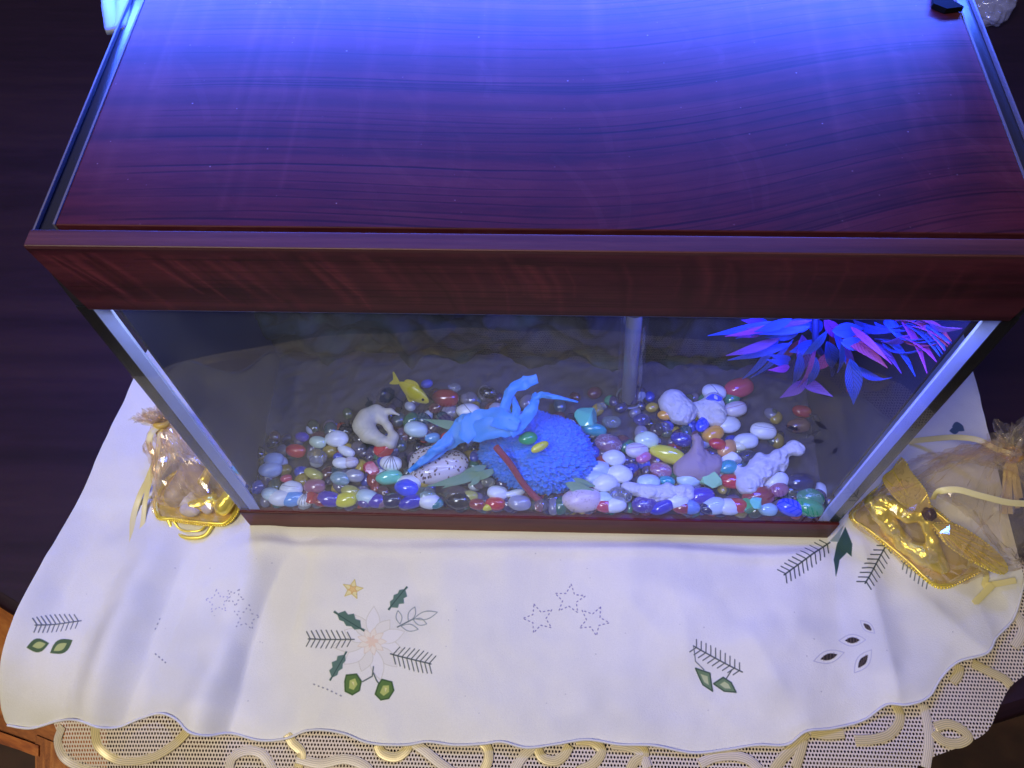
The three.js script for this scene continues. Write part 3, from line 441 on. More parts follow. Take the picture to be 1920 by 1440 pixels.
  // name, material, px, py, width, label, shape turn/height
  const rows = [
    // right half, back to front
    ['white_stone', M.slit, 1339, 735, 42, 'round white pebble farthest back, under the small blue chip and beside the long red gem'], ['red_gem', gem('pinkred'), 1386, 727, 52, 'long dark red gem behind the rearmost white pebble', { sx: 1.3, t: 0.3 }],
    ['white_stone', M.rose, 1379, 767, 41, 'pinkish white pebble right of the knobbly white coral piece'], ['white_stone', M.w2, 1366, 797, 42, 'plain white pebble between the pinkish one behind and the orange stone in front'],
    ['white_stone', M.line, 1431, 808, 45, 'white pebble with a dark crease line, rightmost and apart from the heap'], ['white_stone', M.w2, 1399, 827, 42, 'white pebble touching the amber stone, above the large branching coral'],
    ['orange_stone', gem('orange'), 1248, 778, 27, 'small orange stone left of the rough white shell', { sx: 1.2 }], ['dark_blue_marble', glassy('deep'), 1203, 787, 31, 'dark blue glass marble standing below the clear tube'],
    ['dark_blue_marble', glassy('navy'), 1242, 801, 28, 'near black blue marble under the small orange stone'], ['clear_marble', glassy('paleteal'), 1147, 791, 33, 'clear glass marble right of the jagged mint green chunk'],
    ['blue_stone', gem('blue'), 1318, 795, 32, 'bright blue stone under the knobbly white coral piece', { sx: 1.1, t: 1 }], ['pale_green_stone', gem('palegreen'), 1213, 825, 43, 'pale green round stone above the striped pink white one'],
    ['white_stone', M.rose, 1194, 844, 41, 'white pebble with a pink stripe below the pale green stone'], ['pink_stone', gem('pink'), 1207, 858, 28, 'dusky pink chip against the pink striped white pebble', { t: 0.5 }],
    ['yellow_stone', gem('yellow'), 1252, 852, 62, 'large yellow oval stone lying aslant in the middle of the right heap', { sx: 1, sz: 0.5, t: -0.32 }], ['white_stone', M.w2, 1151, 859, 41, 'white pebble halfway between the blue sponge ball and the dusky pink chip'],
    ['speckled_marble', lattice('mauve'), 1141, 831, 48, 'mauve speckled marble right of the blue sponge ball'], ['speckled_marble', lattice('deep'), 1278, 824, 38, 'blue netted marble behind the pink grey pyramid stone'],
    ['white_stone', M.wb, 1122, 878, 40, 'bluish white pebble touching the right rim of the blue sponge ball'], ['white_stone', M.fleck, 1162, 889, 45, 'white pebble with fine dark flecks above the clear silver marble'],
    ['speckled_marble', lattice('pink'), 1239, 881, 39, 'pink netted marble below the large yellow oval stone'], ['orange_stone', gem('orange'), 1337, 814, 40, 'orange stone at the tip of the pink grey pyramid stone', { t: 0.5 }],
    ['red_gem', gem('red'), 1346, 832, 30, 'small red gem lying on the orange stone', { up: 0.006 }], ['amber_stone', gem('amber'), 1364, 841, 40, 'dull amber stone between the small red gem and the white pebble', { t: 0.7 }],
    ['cream_stone', gem('cream'), 1386, 836, 26, 'cream yellow chip at the right end of the amber stone'], ['dark_marble', glassy('navy'), 1404, 856, 33, 'dark glass marble with bright glints in the crook of the branching coral'],
    ['white_stone', M.w, 1372, 862, 38, 'angular white stone between the amber stone and the teal gem', { chunk: 1 }], ['teal_gem', gem('teal'), 1365, 876, 36, 'glossy teal gem right of the pink grey pyramid stone', { up: 0.004 }],
    ['green_chunk', gem('lime'), 1332, 899, 44, 'jagged lime green glass chunk in front of the pink grey pyramid stone', { chunk: 2, up: 0.003 }], ['red_gem', gem('red'), 1371, 902, 39, 'glossy red gem between the lime green chunk and the branching coral'],
    ['red_gem', gem('red'), 1399, 914, 30, 'smaller red gem at the foot of the branching coral'], ['white_stone', M.wg, 1292, 898, 44, 'greenish white pebble left of the lime green chunk'],
    ['white_stone', M.wg, 1216, 904, 41, 'greenish white pebble behind the white coral bone'], ['teal_gem', gem('teal'), 1251, 902, 28, 'dull teal gem between two greenish white pebbles'],
    ['white_stone', M.w, 1456, 901, 44, 'white pebble right of the branching coral foot'], ['dark_marble', gem('mauve'), 1460, 919, 36, 'dark purple pearly marble below the rightmost front white pebble', { up: 0.003 }],
    ['white_stone', M.w, 1427, 918, 28, 'little angular white stone left of the purple pearly marble', { chunk: 0 }], ['clear_marble', glassy('silver'), 1164, 928, 40, 'clear silver marble at the left end of the white coral bone', { up: 0.004 }],
    ['white_stone', M.wb, 1116, 896, 42, 'bluish white pebble overlapped by a whiter one beside the blue sponge ball'], ['white_stone', M.w, 1134, 906, 44, 'white pebble overlapping a bluish one above the speckled pink egg stone', { up: 0.003 }],
    ['white_stone', M.wg, 1134, 937, 40, 'half hidden greenish white pebble behind the speckled pink egg stone'], ['speckled_egg', M.speck, 1092, 948, 71, 'large pink egg shaped stone with dark specks by the front glass', { sz: 0.62 }],
    ['white_stone', M.w, 1153, 956, 43, 'white pebble by the front glass right of the speckled pink egg stone'], ['red_gem', gem('pinkred'), 1134, 968, 38, 'red gem at the front glass under the speckled pink egg stone', { sx: 1.1 }],
    ['white_stone', M.w, 1268, 939, 47, 'white pebble just in front of the white coral bone'], ['deep_blue_gem', gem('deep'), 1243, 957, 47, 'deep blue oval gem leaning in front of the white coral bone', { sz: 0.5, t: 0.4 }],
    ['violet_gem', gem('violet'), 1316, 930, 47, 'violet gem between the coral bone and the two red gems'], ['speckled_marble', lattice('sky'), 1294, 953, 36, 'blue striped clear marble between the deep blue oval gem and silver gem'],
    ['speckled_marble', lattice('violet'), 1208, 947, 46, 'violet netted marble left of the deep blue oval gem'], ['silver_gem', gem('silver'), 1339, 950, 46, 'silvery blue pearl gem near the front glass'],
    ['red_gem', gem('red'), 1381, 948, 40, 'bright red gem right of the silvery blue pearl gem'], ['red_gem', gem('darkred'), 1422, 932, 58, 'large translucent dark red gem behind the pale green ring chip'],
    ['navy_gem', gem('navy'), 1330, 968, 34, 'navy gem at the front glass under the silvery blue pearl gem'], ['white_stone', M.w, 1367, 965, 43, 'white pebble at the front glass left of the emerald stone'],
    ['red_gem', gem('darkred'), 1281, 967, 34, 'dark red gem at the front glass under the blue striped marble'], ['green_stone', gem('green'), 1410, 967, 43, 'emerald green stone at the front glass', { chunk: 1 }],
    ['pale_green_chip', gem('mint'), 1420, 944, 28, 'pale mint chip standing over the emerald green stone', { chunk: 0, up: 0.008 }], ['teal_gem', gem('paleteal'), 1440, 962, 35, 'pale teal gem between the emerald stone and the bright blue gem'],
    ['blue_stone', gem('blue'), 1485, 968, 46, 'vivid blue gem at the front glass, last at the right'], ['speckled_marble', lattice('green'), 1520, 934, 48, 'dark green netted marble near the right corner'],
    ['dark_green_gem', gem('green'), 1517, 953, 50, 'dull dark green gem under the green netted marble'], ['red_gem', gem('darkred'), 1504, 771, 33, 'dull red gem behind the three small dark fish'],
    ['brown_stone', gem('brown'), 1498, 798, 40, 'brown stone under the three small dark fish'], ['green_chunk', gem('mint'), 1101, 783, 48, 'jagged mint green glass chunk behind the blue sponge ball', { chunk: 0, up: 0.006 }],
    ['teal_gem', gem('teal'), 1112, 805, 48, 'flat teal gem under the jagged mint green chunk', { sz: 0.5 }], ['clear_block', glassy('silver'), 1129, 761, 19, 'tiny clear glass block behind the mint green chunk', { chunk: 1 }],
    ['dark_stone', gem('navy'), 1503, 905, 52, 'large dark round stone between branching coral and right corner'],
    // middle
    ['clear_marble', glassy('silver'), 852, 727, 23, 'small clear marble right of the yellow fish'], ['speckled_marble', lattice('black'), 915, 736, 31, 'grey netted marble behind the blue ornament'],
    ['white_stone', M.slit, 878, 771, 41, 'white pebble with a thin slit mark left of the blue ornament'], ['red_gem', gem('darkred'), 836, 746, 48, 'dull red gem right of the yellow fish nose', { sx: 1.2 }],
    ['grey_stone', gem('grey'), 929, 764, 24, 'small grey stone touching the raised limb of the blue ornament'], ['pale_green_stone', M.wg, 780, 805, 42, 'greyish green pebble under the fir green blade'],
    ['sky_stone', gem('sky'), 811, 821, 27, 'pale blue chip above the spotted shell'], ['red_gem', gem('red'), 843, 820, 30, 'red gem above the spotted shell beside the blue arm'],
    ['red_gem', gem('red'), 720, 842, 36, 'jagged red glass piece under the cream ring shell', { chunk: 1, up: 0.003 }], ['white_stone', M.fan, 733, 869, 39, 'white pebble with fan shaped dark stripes left of the spotted shell'],
    ['teal_gem', gem('mint'), 730, 895, 47, 'sea green gem under the fan striped white pebble', { sz: 0.55 }], ['white_stone', M.w, 768, 905, 42, 'white pebble mostly hidden behind the cobalt gem'],
    ['blue_stone', gem('blue'), 762, 915, 43, 'cobalt blue gem below the spotted shell', { up: 0.004 }], ['green_marble', glassy('mint'), 797, 928, 41, 'clear green marble right of the cobalt gem'],
    ['white_stone', M.wg, 689, 933, 42, 'greenish white pebble right of the front yellow stone'], ['yellow_stone', gem('yellow'), 646, 954, 40, 'yellow stone pressed against the front glass at left'],
    ['deep_blue_gem', gem('deep'), 771, 950, 48, 'deep violet blue gem in front of the cobalt gem', { sz: 0.5, t: 0.3 }], ['speckled_marble', lattice('teal'), 816, 952, 29, 'small teal netted marble right of the deep violet blue gem'],
    ['white_stone', M.w, 802, 961, 42, 'white pebble cut by the base strip below the small teal netted marble'], ['olive_gem', gem('olive'), 881, 930, 30, 'olive yellow gem left of the two front white stones'],
    ['brown_marble', glassy('brown'), 854, 927, 44, 'brown tinted clear marble under the green blades'], ['brown_gem', gem('darkred'), 894, 950, 30, 'brownish red gem below the olive yellow gem'],
    ['red_gem', gem('red'), 929, 945, 35, 'red gem under the two front white stones'], ['orange_stone', gem('yellow'), 918, 962, 26, 'small golden stone at the front glass under the red gem', { sz: 0.5, t: 0.4 }],
    ['black_stone', gem('black'), 858, 955, 46, 'black stone at the front glass'], ['white_stone', M.w, 933, 924, 37, 'white oval pebble left of the white crescent'],
    ['white_crescent', M.w, 965, 925, 38, 'white crescent shaped stone at the foot of the red stick', { sz: 0.34, t: 0.3 }], ['clear_marble', glassy('cream'), 915, 904, 26, 'small clear bubble like marble under the blue sponge ball'],
    ['clear_marble', glassy('grey'), 1014, 954, 30, 'clear grey marble left of the speckled pink egg stone'], ['grey_stone', gem('grey'), 974, 951, 41, 'smoky grey stone at the front below the white crescent'],
    ['violet_gem', gem('violet'), 702, 946, 38, 'dark purple gem right of the greenish white pebble'], ['navy_gem', gem('navy'), 733, 953, 41, 'navy gem between the dark purple and the violet blue ones'],
    ['green_gem', gem('green'), 990, 822, 32, 'round green gem lying on the blue sponge ball', { up: 0.042 }], ['yellow_chip', gem('yellow'), 1012, 838, 33, 'yellow leaf shaped chip lying on the blue sponge ball', { up: 0.046, sz: 0.45, t: 0.6 }],
    // left part
    ['white_stone', M.wb, 507, 881, 41, 'large bluish white pebble at the left end of the heap'], ['sky_stone', M.wb, 514, 861, 35, 'pale blue banded stone behind the leftmost white pebble'],
    ['white_stone', M.line, 546, 917, 41, 'white pebble with a grey line above the clear blue stone'], ['sky_stone', gem('sky'), 548, 936, 42, 'blue clear stone in front of the grey lined white pebble', { up: -0.001 }],
    ['pale_stone', M.wg, 508, 927, 35, 'pale greenish stone left of the grey lined white pebble'], ['white_stone', M.w, 524, 949, 43, 'white pebble at the front left corner of the glass'],
    ['white_stone', M.fan, 569, 955, 32, 'striped white pebble at the front glass under a small red chip'], ['red_gem', gem('red'), 584, 942, 28, 'small red chip resting above the striped front white pebble', { up: 0.004, chunk: 0 }],
    ['sky_stone', M.wb, 583, 932, 24, 'tiny pale blue stone behind the small red chip'], ['red_gem', gem('red'), 555, 845, 36, 'round red gem in the back of the left heap'],
    ['white_stone', M.w, 631, 823, 42, 'milky white pebble at the back of the left heap'], ['pale_green_stone', gem('palegreen'), 596, 829, 32, 'pale green stone left of the milky white pebble'],
    ['white_stone', M.w, 649, 846, 34, 'flat white pebble in front of the milky white one', { sz: 0.5, t: -0.4 }], ['white_stone', M.w, 640, 868, 30, 'small white pebble overlapping a pinkish one'],
    ['pink_stone', M.rose, 657, 867, 28, 'pinkish white stone behind the small overlapping white pebble'], ['yellow_stone', gem('olive'), 588, 889, 38, 'yellow olive oval stone in the left heap', { sz: 0.5, t: -0.4 }],
    ['red_gem', gem('pinkred'), 696, 879, 32, 'dull red glass piece left of the fan striped white pebble', { chunk: 2 }], ['red_gem', gem('pinkred'), 537, 897, 21, 'tiny pinkish red gem below the bluish white pebble'],
    ['clear_marble', glassy('grey'), 594, 856, 37, 'clear marble right of the round red gem'], ['speckled_marble', lattice('paleteal'), 638, 897, 36, 'teal netted marble under the small white pebble'],
    ['olive_gem', gem('olive'), 657, 922, 34, 'olive gem behind the front yellow stone'], ['violet_gem', gem('violet'), 616, 938, 42, 'violet gem left of the front yellow stone'],
    ['speckled_marble', lattice('violet'), 684, 953, 28, 'violet netted marble right of the front yellow stone'], ['speckled_marble', lattice('mauve'), 712, 948, 28, 'purple netted marble under the greenish white pebble'],
    ['violet_gem', gem('violet'), 566, 819, 26, 'faint violet gem at the back left'], ['brown_gem', gem('darkred'), 600, 958, 26, 'dark red gem at the front glass left of the yellow stone'],
    ['sky_stone', gem('sky'), 452, 878, 34, 'blue stone alone by the left glass wall'], ['mauve_stone', gem('mauve'), 590, 912, 40, 'mauve round gem in the middle of the left heap'],
    ['grey_stone', gem('grey'), 665, 892, 34, 'smoky grey gem in the middle of the left heap'],
  ];
  rows.forEach(([name, m2, px, py, w, label, o = {}], i) => {
    const p0 = at(px, py, BED + 0.006), r = 0.545 * w * depthOf(p0) / 1557, sy = o.chunk !== undefined ? 0.75 : 0.62, sz = o.sz ?? (o.chunk !== undefined ? 0.9 : 0.70);
    const g = o.chunk !== undefined ? chunks[o.chunk] : variants[i % 4], q2 = mesh(name, g, m2);
    q2.scale.set(r, r * Math.min(sy, sz * 1.1), r * sz); q2.rotation.y = (o.t ?? (rnd() - 0.5) * 0.5); q2.rotation.z = rr(-0.12, 0.12);
    q2.position.copy(at(px, py, BED + 0.006 + (o.up ?? 0)));
    if (q2.position.z > -0.0035 - r * sz) q2.position.z = -0.0035 - r * sz;
    const cat = name.split('_').pop();
    tag(q2, label, { gem: 'gem', marble: 'marble', stone: 'pebble', chunk: 'glass chunk', chip: 'chip', egg: 'pebble', block: 'glass block', crescent: 'pebble' }[cat] || cat, { gem: 'glass gems in the tank', marble: 'glass marbles in the tank' }[cat] || (name === 'white_stone' ? WHITES : 'coloured stones in the tank'));
  });
  const P = (x, y, u = 0) => at(x, y, BED + u);
  // blue chip on the rearmost pebble
  tag(mesh('blue_chip', plate([[1324, 748], [1336, 741], [1352, 747], [1346, 753]].map(([a, b]) => P(a, b, 0.017)), 0.0015), gem('blue')), 'small bright blue chip lying on the rearmost white pebble', 'chip');
  // pyramid stone
  { const b = [[1262, 884], [1300, 892], [1350, 882], [1318, 862]].map(([x, y]) => P(x, y, 0)), top = P(1304, 822, 0.022);
    const g = displaced(blended([[b[0].clone().lerp(b[2], 0.25).setY(BED + 0.006), b[0].clone().lerp(b[2], 0.75).setY(BED + 0.006), 0.012, 0.012], [b[0].clone().lerp(b[2], 0.5).setY(BED + 0.008), top, 0.014, 0.0045]], 0.0016, 0.010), (v) => { const n = 0.004 * noise(v.x * 70, v.y * 70, v.z * 70) + 0.0018 * Math.abs(noise(v.x * 160, v.y * 160, v.z * 160)) + 0.0006 * noise(v.x * 420, v.y * 420, v.z * 420); v.x += n; v.y += n * 0.7; v.z -= n * 0.6; });
    tag(mesh('pyramid_stone', g, mat({ color: rgb(0.40, 0.28, 0.30), roughness: 0.7 })), 'large pinkish grey pyramid shaped stone in the right heap', 'stone'); }
  // white corals
  const coral = (label, caps, name = 'white_coral') => tag(mesh(name, displaced(blended(caps, 0.0013, 0.006), (v) => { const n = 0.0016 * noise(v.x * 200, v.y * 200, v.z * 200) + 0.0009 * noise(v.x * 520, v.y * 520, v.z * 520); v.y += n; v.z += n * 0.7; v.x += n * 0.4; }), mat({ color: rgb(0.70, 0.68, 0.72), roughness: 0.85 })), label, 'coral');
  coral('large branching white coral leaning up to the right of the heap', [[P(1402, 906, 0.010), P(1430, 878, 0.014), 0.0125, 0.0105], [P(1430, 878, 0.014), P(1458, 856, 0.018), 0.0085, 0.006], [P(1458, 856, 0.018), P(1488, 838, 0.020), 0.0055, 0.0048], [P(1488, 838, 0.02), P(1496, 843, 0.02), 0.0062, 0.0068], [P(1438, 880, 0.014), P(1476, 866, 0.014), 0.0058, 0.0032], [P(1410, 888, 0.010), P(1424, 856, 0.015), 0.0072, 0.0045], [P(1402, 902, 0.008), P(1382, 880, 0.010), 0.0080, 0.0045], [P(1404, 906, 0.008), P(1424, 924, 0.006), 0.0085, 0.0045], [P(1462, 868, 0.014), P(1470, 880, 0.012), 0.004, 0.0025]]);
  coral('white coral bone lying across the front of the right heap', [[P(1176, 914, 0.009), P(1220, 925, 0.009), 0.006, 0.0075], [P(1220, 925, 0.009), P(1288, 926, 0.009), 0.0075, 0.0065], [P(1246, 920, 0.01), P(1252, 912, 0.012), 0.006, 0.004], [P(1280, 920, 0.01), P(1292, 918, 0.01), 0.006, 0.0045]]);
  coral('knobbly white coral piece between the rear white pebbles', [[P(1338, 752, 0.008), P(1342, 782, 0.008), 0.010, 0.011], [P(1338, 757, 0.008), P(1296, 764, 0.008), 0.007, 0.005], [P(1338, 770, 0.008), P(1318, 780, 0.006), 0.006, 0.005]]);
  coral('rough rounded white shell at the back left of the right heap', [[P(1262, 756, 0.008), P(1276, 770, 0.008), 0.015, 0.015], [P(1282, 778, 0.008), P(1300, 770, 0.007), 0.008, 0.005]], 'white_shell');
  // spotted shell
  { const c = canvas(512, 256), x = c.getContext('2d'); x.fillStyle = '#e6dada'; x.fillRect(0, 0, 512, 256); for (let i = 0; i < 150; i++) { x.fillStyle = i % 4 ? '#5d3a36' : '#33262c'; x.globalAlpha = rr(0.55, 1); x.beginPath(); x.ellipse(rnd() * 512, rnd() * 256, rr(4, 13), rr(3, 8), rr(-0.6, 0.6), 0, 7); x.fill(); } x.globalAlpha = 1;
    const g = displaced(new THREE.IcosahedronGeometry(1, 5), (v) => { v.y *= 0.7; v.x *= 1 + 0.18 * v.x; const s = Math.exp(-Math.pow(v.z - 0.35, 2) / 0.006) * (v.y > 0 ? 1 : 0); v.y -= 0.12 * s; });
    const q2 = sphereUV(g, 1), m3 = tag(mesh('spotted_shell', q2, mat({ map: tex(c), roughness: 0.22, clearcoat: 0.8, clearcoatRoughness: 0.1 })), 'large white cowrie shell with brown spots under the blue ornament arm', 'shell');
    m3.position.copy(P(812, 872, 0.006)); m3.scale.set(0.031, 0.022, 0.021); m3.rotation.y = 0.12; }
  // cream ring shell with an oval hole and a hook
  { const caps = [], ring = [[704, 774], [688, 784], [682, 798], [692, 814], [712, 826], [732, 832], [738, 818], [728, 800], [716, 784]];
    const R = [0.0075, 0.0095, 0.0105, 0.009, 0.006, 0.0042, 0.0034, 0.0034, 0.005];
    for (let i = 0; i < ring.length; i++) { const a = ring[i], b = ring[(i + 1) % ring.length]; caps.push([P(a[0], a[1], 0.014), P(b[0], b[1], 0.014), R[i], R[(i + 1) % 9]]); }
    caps.push([P(706, 770, 0.016), P(732, 771, 0.018), 0.004, 0.0022], [P(732, 771, 0.018), P(748, 778, 0.018), 0.0022, 0.001], [P(738, 822, 0.012), P(738, 836, 0.008), 0.004, 0.0025]);
    tag(mesh('ring_shell', blended(caps, 0.0012, 0.005), mat({ color: rgb(0.66, 0.60, 0.44), roughness: 0.5 })), 'cream ring shaped shell with an oval hole left of the blue ornament', 'shell'); }
  // blue sponge ball
  { const g = displaced(new THREE.IcosahedronGeometry(1, 60), (v) => { const n = 1 + 0.06 * noise(v.x * 24, v.y * 24, v.z * 24) + 0.06 * noise(v.x * 44, v.y * 44, v.z * 44) + 0.04 * noise(v.x * 4, v.y * 4, v.z * 4); v.multiplyScalar(n); });
    const s = tag(mesh('sponge_ball', g, mat({ color: rgb(0.055, 0.24, 0.78), roughness: 0.95, sheen: 0.5 })), 'round rough blue sponge like ball beneath the blue ornament', 'ornament');
    s.position.copy(P(1008, 850, 0.006)); s.scale.set(0.0585, 0.034, 0.043); s.rotation.y = -0.15; }
  // bright blue strap-leaved plastic ornament draped over the ball
  { const yOf = (x, y) => 0.058 + 0.000196 * (x - 905) - 0.00011 * (y - 800), o = P(930, 800, 0.05), t = thing('blue_ornament', 'bright blue plastic ornament with ragged spread strap leaves lying over the blue sponge ball', 'ornament', o);
    const bm = mat({ color: rgb(0.06, 0.37, 0.95), roughness: 0.5, transmission: 0.12, thickness: 0 }), A = (x, y, u = 0) => P(x, y, yOf(x, y) + u).sub(o);
    const straps = [[[[960, 800], [912, 806], [862, 812], [820, 846], [766, 884]], [34, 46, 42, 24, 8]], [[[868, 826], [884, 800], [910, 788], [940, 786], [972, 800]], [22, 44, 48, 40, 22]], [[[936, 804], [944, 778], [950, 750], [962, 728], [985, 718], [1008, 710]], [34, 27, 20, 20, 27, 18]], [[[954, 806], [974, 796], [992, 776], [1002, 756], [1004, 738]], [36, 28, 24, 19, 12]], [[[998, 750], [1014, 741], [1040, 744], [1084, 754]], [14, 13, 10, 3]], [[[850, 822], [826, 836], [800, 858], [772, 880]], [20, 22, 17, 9]], [[[905, 790], [880, 784], [862, 790], [846, 806]], [16, 22, 20, 6]], [[[960, 790], [968, 770], [962, 748], [950, 728]], [16, 16, 12, 5]]];
    straps.forEach(([pts, ws], si) => {
      const cv = curve(pts.map(([x, y], k) => A(x, y, 0.002 * (si % 3) + 0.003 * Math.sin(k * 2 + si)))), N = 26, Q = [], I = [], U = [];
      for (let i = 0; i <= N; i++) { const s = i / N, p = cv.getPoint(s), tg = cv.getTangent(s), sd = V().crossVectors(tg, V(0, 0.9, 0.4)).normalize(), n = V().crossVectors(sd, tg).normalize(), f = s * (ws.length - 1), k = Math.min(Math.floor(f), ws.length - 2), w = lerp(ws[k], ws[k + 1], f - k) * 0.00049 * 0.5;
        for (let q = 0; q < 12; q++) { const up = q < 6, v = (up ? q / 5 : 1 - (q - 6) / 5) * 2 - 1, rg = 1 + 0.16 * noise(s * 16, v * 1.2 + si * 5, si), h = 0.0022 * noise(v * 2.4, s * 9, si + 3) + (up ? 0.0004 : -0.0004) + 0.0016 * (1 - v * v); const e = p.clone().addScaledVector(sd, v * w * rg).addScaledVector(n, h); Q.push(e.x, e.y, e.z); U.push(v, s); } }
      for (let i = 0; i < N; i++) for (let q = 0; q < 12; q++) { const x = i * 12 + q, y = i * 12 + (q + 1) % 12; I.push(x, x + 12, y, y, x + 12, y + 12); }
      const g = new THREE.BufferGeometry(); g.setAttribute('position', new THREE.Float32BufferAttribute(Q, 3)); g.setAttribute('uv', new THREE.Float32BufferAttribute(U, 2)); g.setIndex(I); g.computeVertexNormals(); mesh('leaf', g, bm, t); }); }
  tag(mesh('red_stick', tube([P(930, 838, 0.060), P(955, 868, 0.044), P(985, 912, 0.018), P(1012, 940, 0.004)], 0.0034, 30, 10), mat({ color: rgb(0.40, 0.05, 0.07), roughness: 0.5 })), 'slanting dull red plastic stick in front of the blue sponge ball', 'stick');
  { const t = thing('green_leaf_spray', 'pale green plastic leaf blades fanned out beneath the blue sponge ball', 'plastic plant', P(1000, 890, 0)); const o = t.position; const gm = mat({ color: rgb(0.20, 0.36, 0.22), roughness: 0.5 });
    for (const [a, b, w] of [[[878, 802], [796, 786], 0.009], [[912, 872], [830, 915], 0.012], [[905, 885], [800, 912], 0.009], [[900, 892], [880, 912], 0.006], [[1060, 905], [1130, 930], 0.011], [[1070, 898], [1118, 912], 0.008], [[930, 880], [872, 902], 0.008]]) mesh('leaf', leaf(P(a[0], a[1], 0.016).sub(o), P(b[0], b[1], 0.011).sub(o), w, 0.06), gm, t); }
  // fish
  const fishM = (c) => mat({ color: rgb(...c), roughness: 0.35, clearcoat: 0.5 });
  function fish(name, label, head, tail, h, m2, Y, grp) {
    const a = P(head[0], head[1], Y), b = P(tail[0], tail[1], Y + 0.004), L = a.distanceTo(b), t = thing(name, label, 'fish', a.clone().lerp(b, 0.5), 0, grp);
    const d = a.clone().sub(b).normalize(), up = V(0, 0.9, -0.5).addScaledVector(d, -V(0, 0.9, -0.5).dot(d)).normalize(), sd = V().crossVectors(d, up), B = new THREE.Matrix4().makeBasis(d, up, sd);
    const g = displaced(new THREE.SphereGeometry(1, 28, 18), (v) => { const x = v.x, w = x > 0 ? 1 - 0.25 * x * x : Math.pow(1 + x, 0.55) * (1 - 0.1 * x) * 0.98 + 0.12; v.set(x * L * 0.5, v.y * h * 0.5 * w, v.z * h * 0.28 * w); }).applyMatrix4(B);
    mesh('body', g, m2, t);
    const fin = (pts) => plate(pts.map(([x, y]) => V(x * L, y * h, 0).applyMatrix4(B)), 0.0006);
    mesh('tail_fin', fin([[-0.46, 0.08], [-0.7, 0.45], [-0.64, 0], [-0.7, -0.42], [-0.46, -0.08]]), m2, t);
    mesh('dorsal_fin', fin([[0.2, 0.42], [0.0, 0.72], [-0.25, 0.55], [-0.3, 0.3], [0, 0.4]]), m2, t);
    mesh('belly_fin', fin([[0.12, -0.38], [-0.02, -0.75], [-0.16, -0.4]]), m2, t);
    if (L > 0.03) for (const s of [-1, 1]) mesh('eye', new THREE.SphereGeometry(h * 0.075, 10, 8).translate(L * 0.36, h * 0.1, s * h * 0.2).applyMatrix4(B), mat({ color: 0x080808, roughness: 0.1 }), t);
  }
  fish('yellow_fish', 'yellow fish swimming low above the pebbles left of centre', [804, 754], [746, 716], 0.019, fishM([0.62, 0.52, 0.03]), 0.035);
  const SF = 'three tiny dark fish at the right of the tank';
  fish('small_dark_fish', 'tiny dark fish slanting down, topmost of the three at the right', [1538, 789], [1522, 778], 0.0045, fishM([0.012, 0.012, 0.02]), 0.03, SF);
  fish('small_dark_fish', 'tiny dark fish lying level, left of the other two', [1474, 803], [1492, 804], 0.004, fishM([0.012, 0.012, 0.02]), 0.03, SF);
  fish('small_dark_fish', 'tiny dark fish slanting up, lowest of the three at the right', [1536, 808], [1516, 816], 0.0045, fishM([0.012, 0.012, 0.02]), 0.03, SF);
  fish('banded_fish', 'dark banded fish half hidden under the yellow fish', [736, 742], [704, 748], 0.017, fishM([0.035, 0.03, 0.06]), 0.02);
  // upright clear tube with a pale core
  { const lo = P(1180, 748, -0.004), t = thing('clear_tube', 'clear plastic tube with a pale core standing upright by the back wall', 'tube', lo);
    const top = atz(1190, 596, lo.z - 0.002).sub(lo);
    mesh('outer_tube', new THREE.TubeGeometry(new THREE.LineCurve3(V(0, 0, 0), top), 10, 0.0135, 24, false), mat({ color: 0xeef2ff, transmission: 1, thickness: 0, roughness: 0.04, ior: 1.45 }), t);
    mesh('inner_tube', new THREE.TubeGeometry(new THREE.LineCurve3(V(-0.001, 0, 0), top.clone().add(V(-0.001, 0.01, 0))), 10, 0.0075, 18, false), mat({ color: rgb(0.34, 0.30, 0.28), roughness: 0.6 }), t);
    mesh('foot_ring', new THREE.TorusGeometry(0.0138, 0.0011, 8, 30).rotateX(Math.PI / 2).translate(0, 0.004, 0), mat({ color: 0xcfd6e6, transmission: 0.7, thickness: 0, roughness: 0.1 }), t); }
  // blue and magenta plastic plant
  { const zc = -0.105, c0 = atz(1530, 640, zc), root = P(1560, 770, -0.004), t = thing('plastic_plant', 'blue and magenta plastic plant with pointed leaves in the upper right of the tank', 'plastic plant', root);
    const vein = marks((x) => { x.strokeStyle = '#8a8a9a'; x.lineWidth = 3; x.beginPath(); x.moveTo(64, 0); x.lineTo(64, 128); x.stroke(); x.lineWidth = 1.6; for (let i = 0; i < 12; i++) for (const s of [0, 128]) { x.beginPath(); x.moveTo(64, i * 12); x.lineTo(s, i * 12 - 34); x.stroke(); } }, '#f4f4ff');
    const blue = mat({ color: rgb(0.05, 0.14, 0.8), map: vein, roughness: 0.5, transmission: 0.15, thickness: 0 }), vio = mat({ color: rgb(0.32, 0.10, 0.62), map: vein, roughness: 0.5, transmission: 0.15, thickness: 0 }), mag = mat({ color: rgb(0.62, 0.07, 0.55), map: vein, roughness: 0.5, transmission: 0.15, thickness: 0 }), red = mat({ color: rgb(0.62, 0.07, 0.16), map: vein, roughness: 0.5, transmission: 0.15, thickness: 0 });
    mesh('stem', tube([V(0, 0, 0), c0.clone().sub(root).multiplyScalar(0.5).add(V(0.01, 0, -0.01)), c0.clone().sub(root), atz(1530, 580, zc - 0.02).sub(root)], 0.003, 30, 8), mat({ color: rgb(0.03, 0.05, 0.25), roughness: 0.6 }), t);
    const inside = (x, y, z) => { let p = atz(x, y, z); while (p.x > 0.278 && z < -0.012) { z += 0.003; p = atz(x, y, z); } while (p.x > 0.278) { x -= 4; p = atz(x, y, z); } return p; };
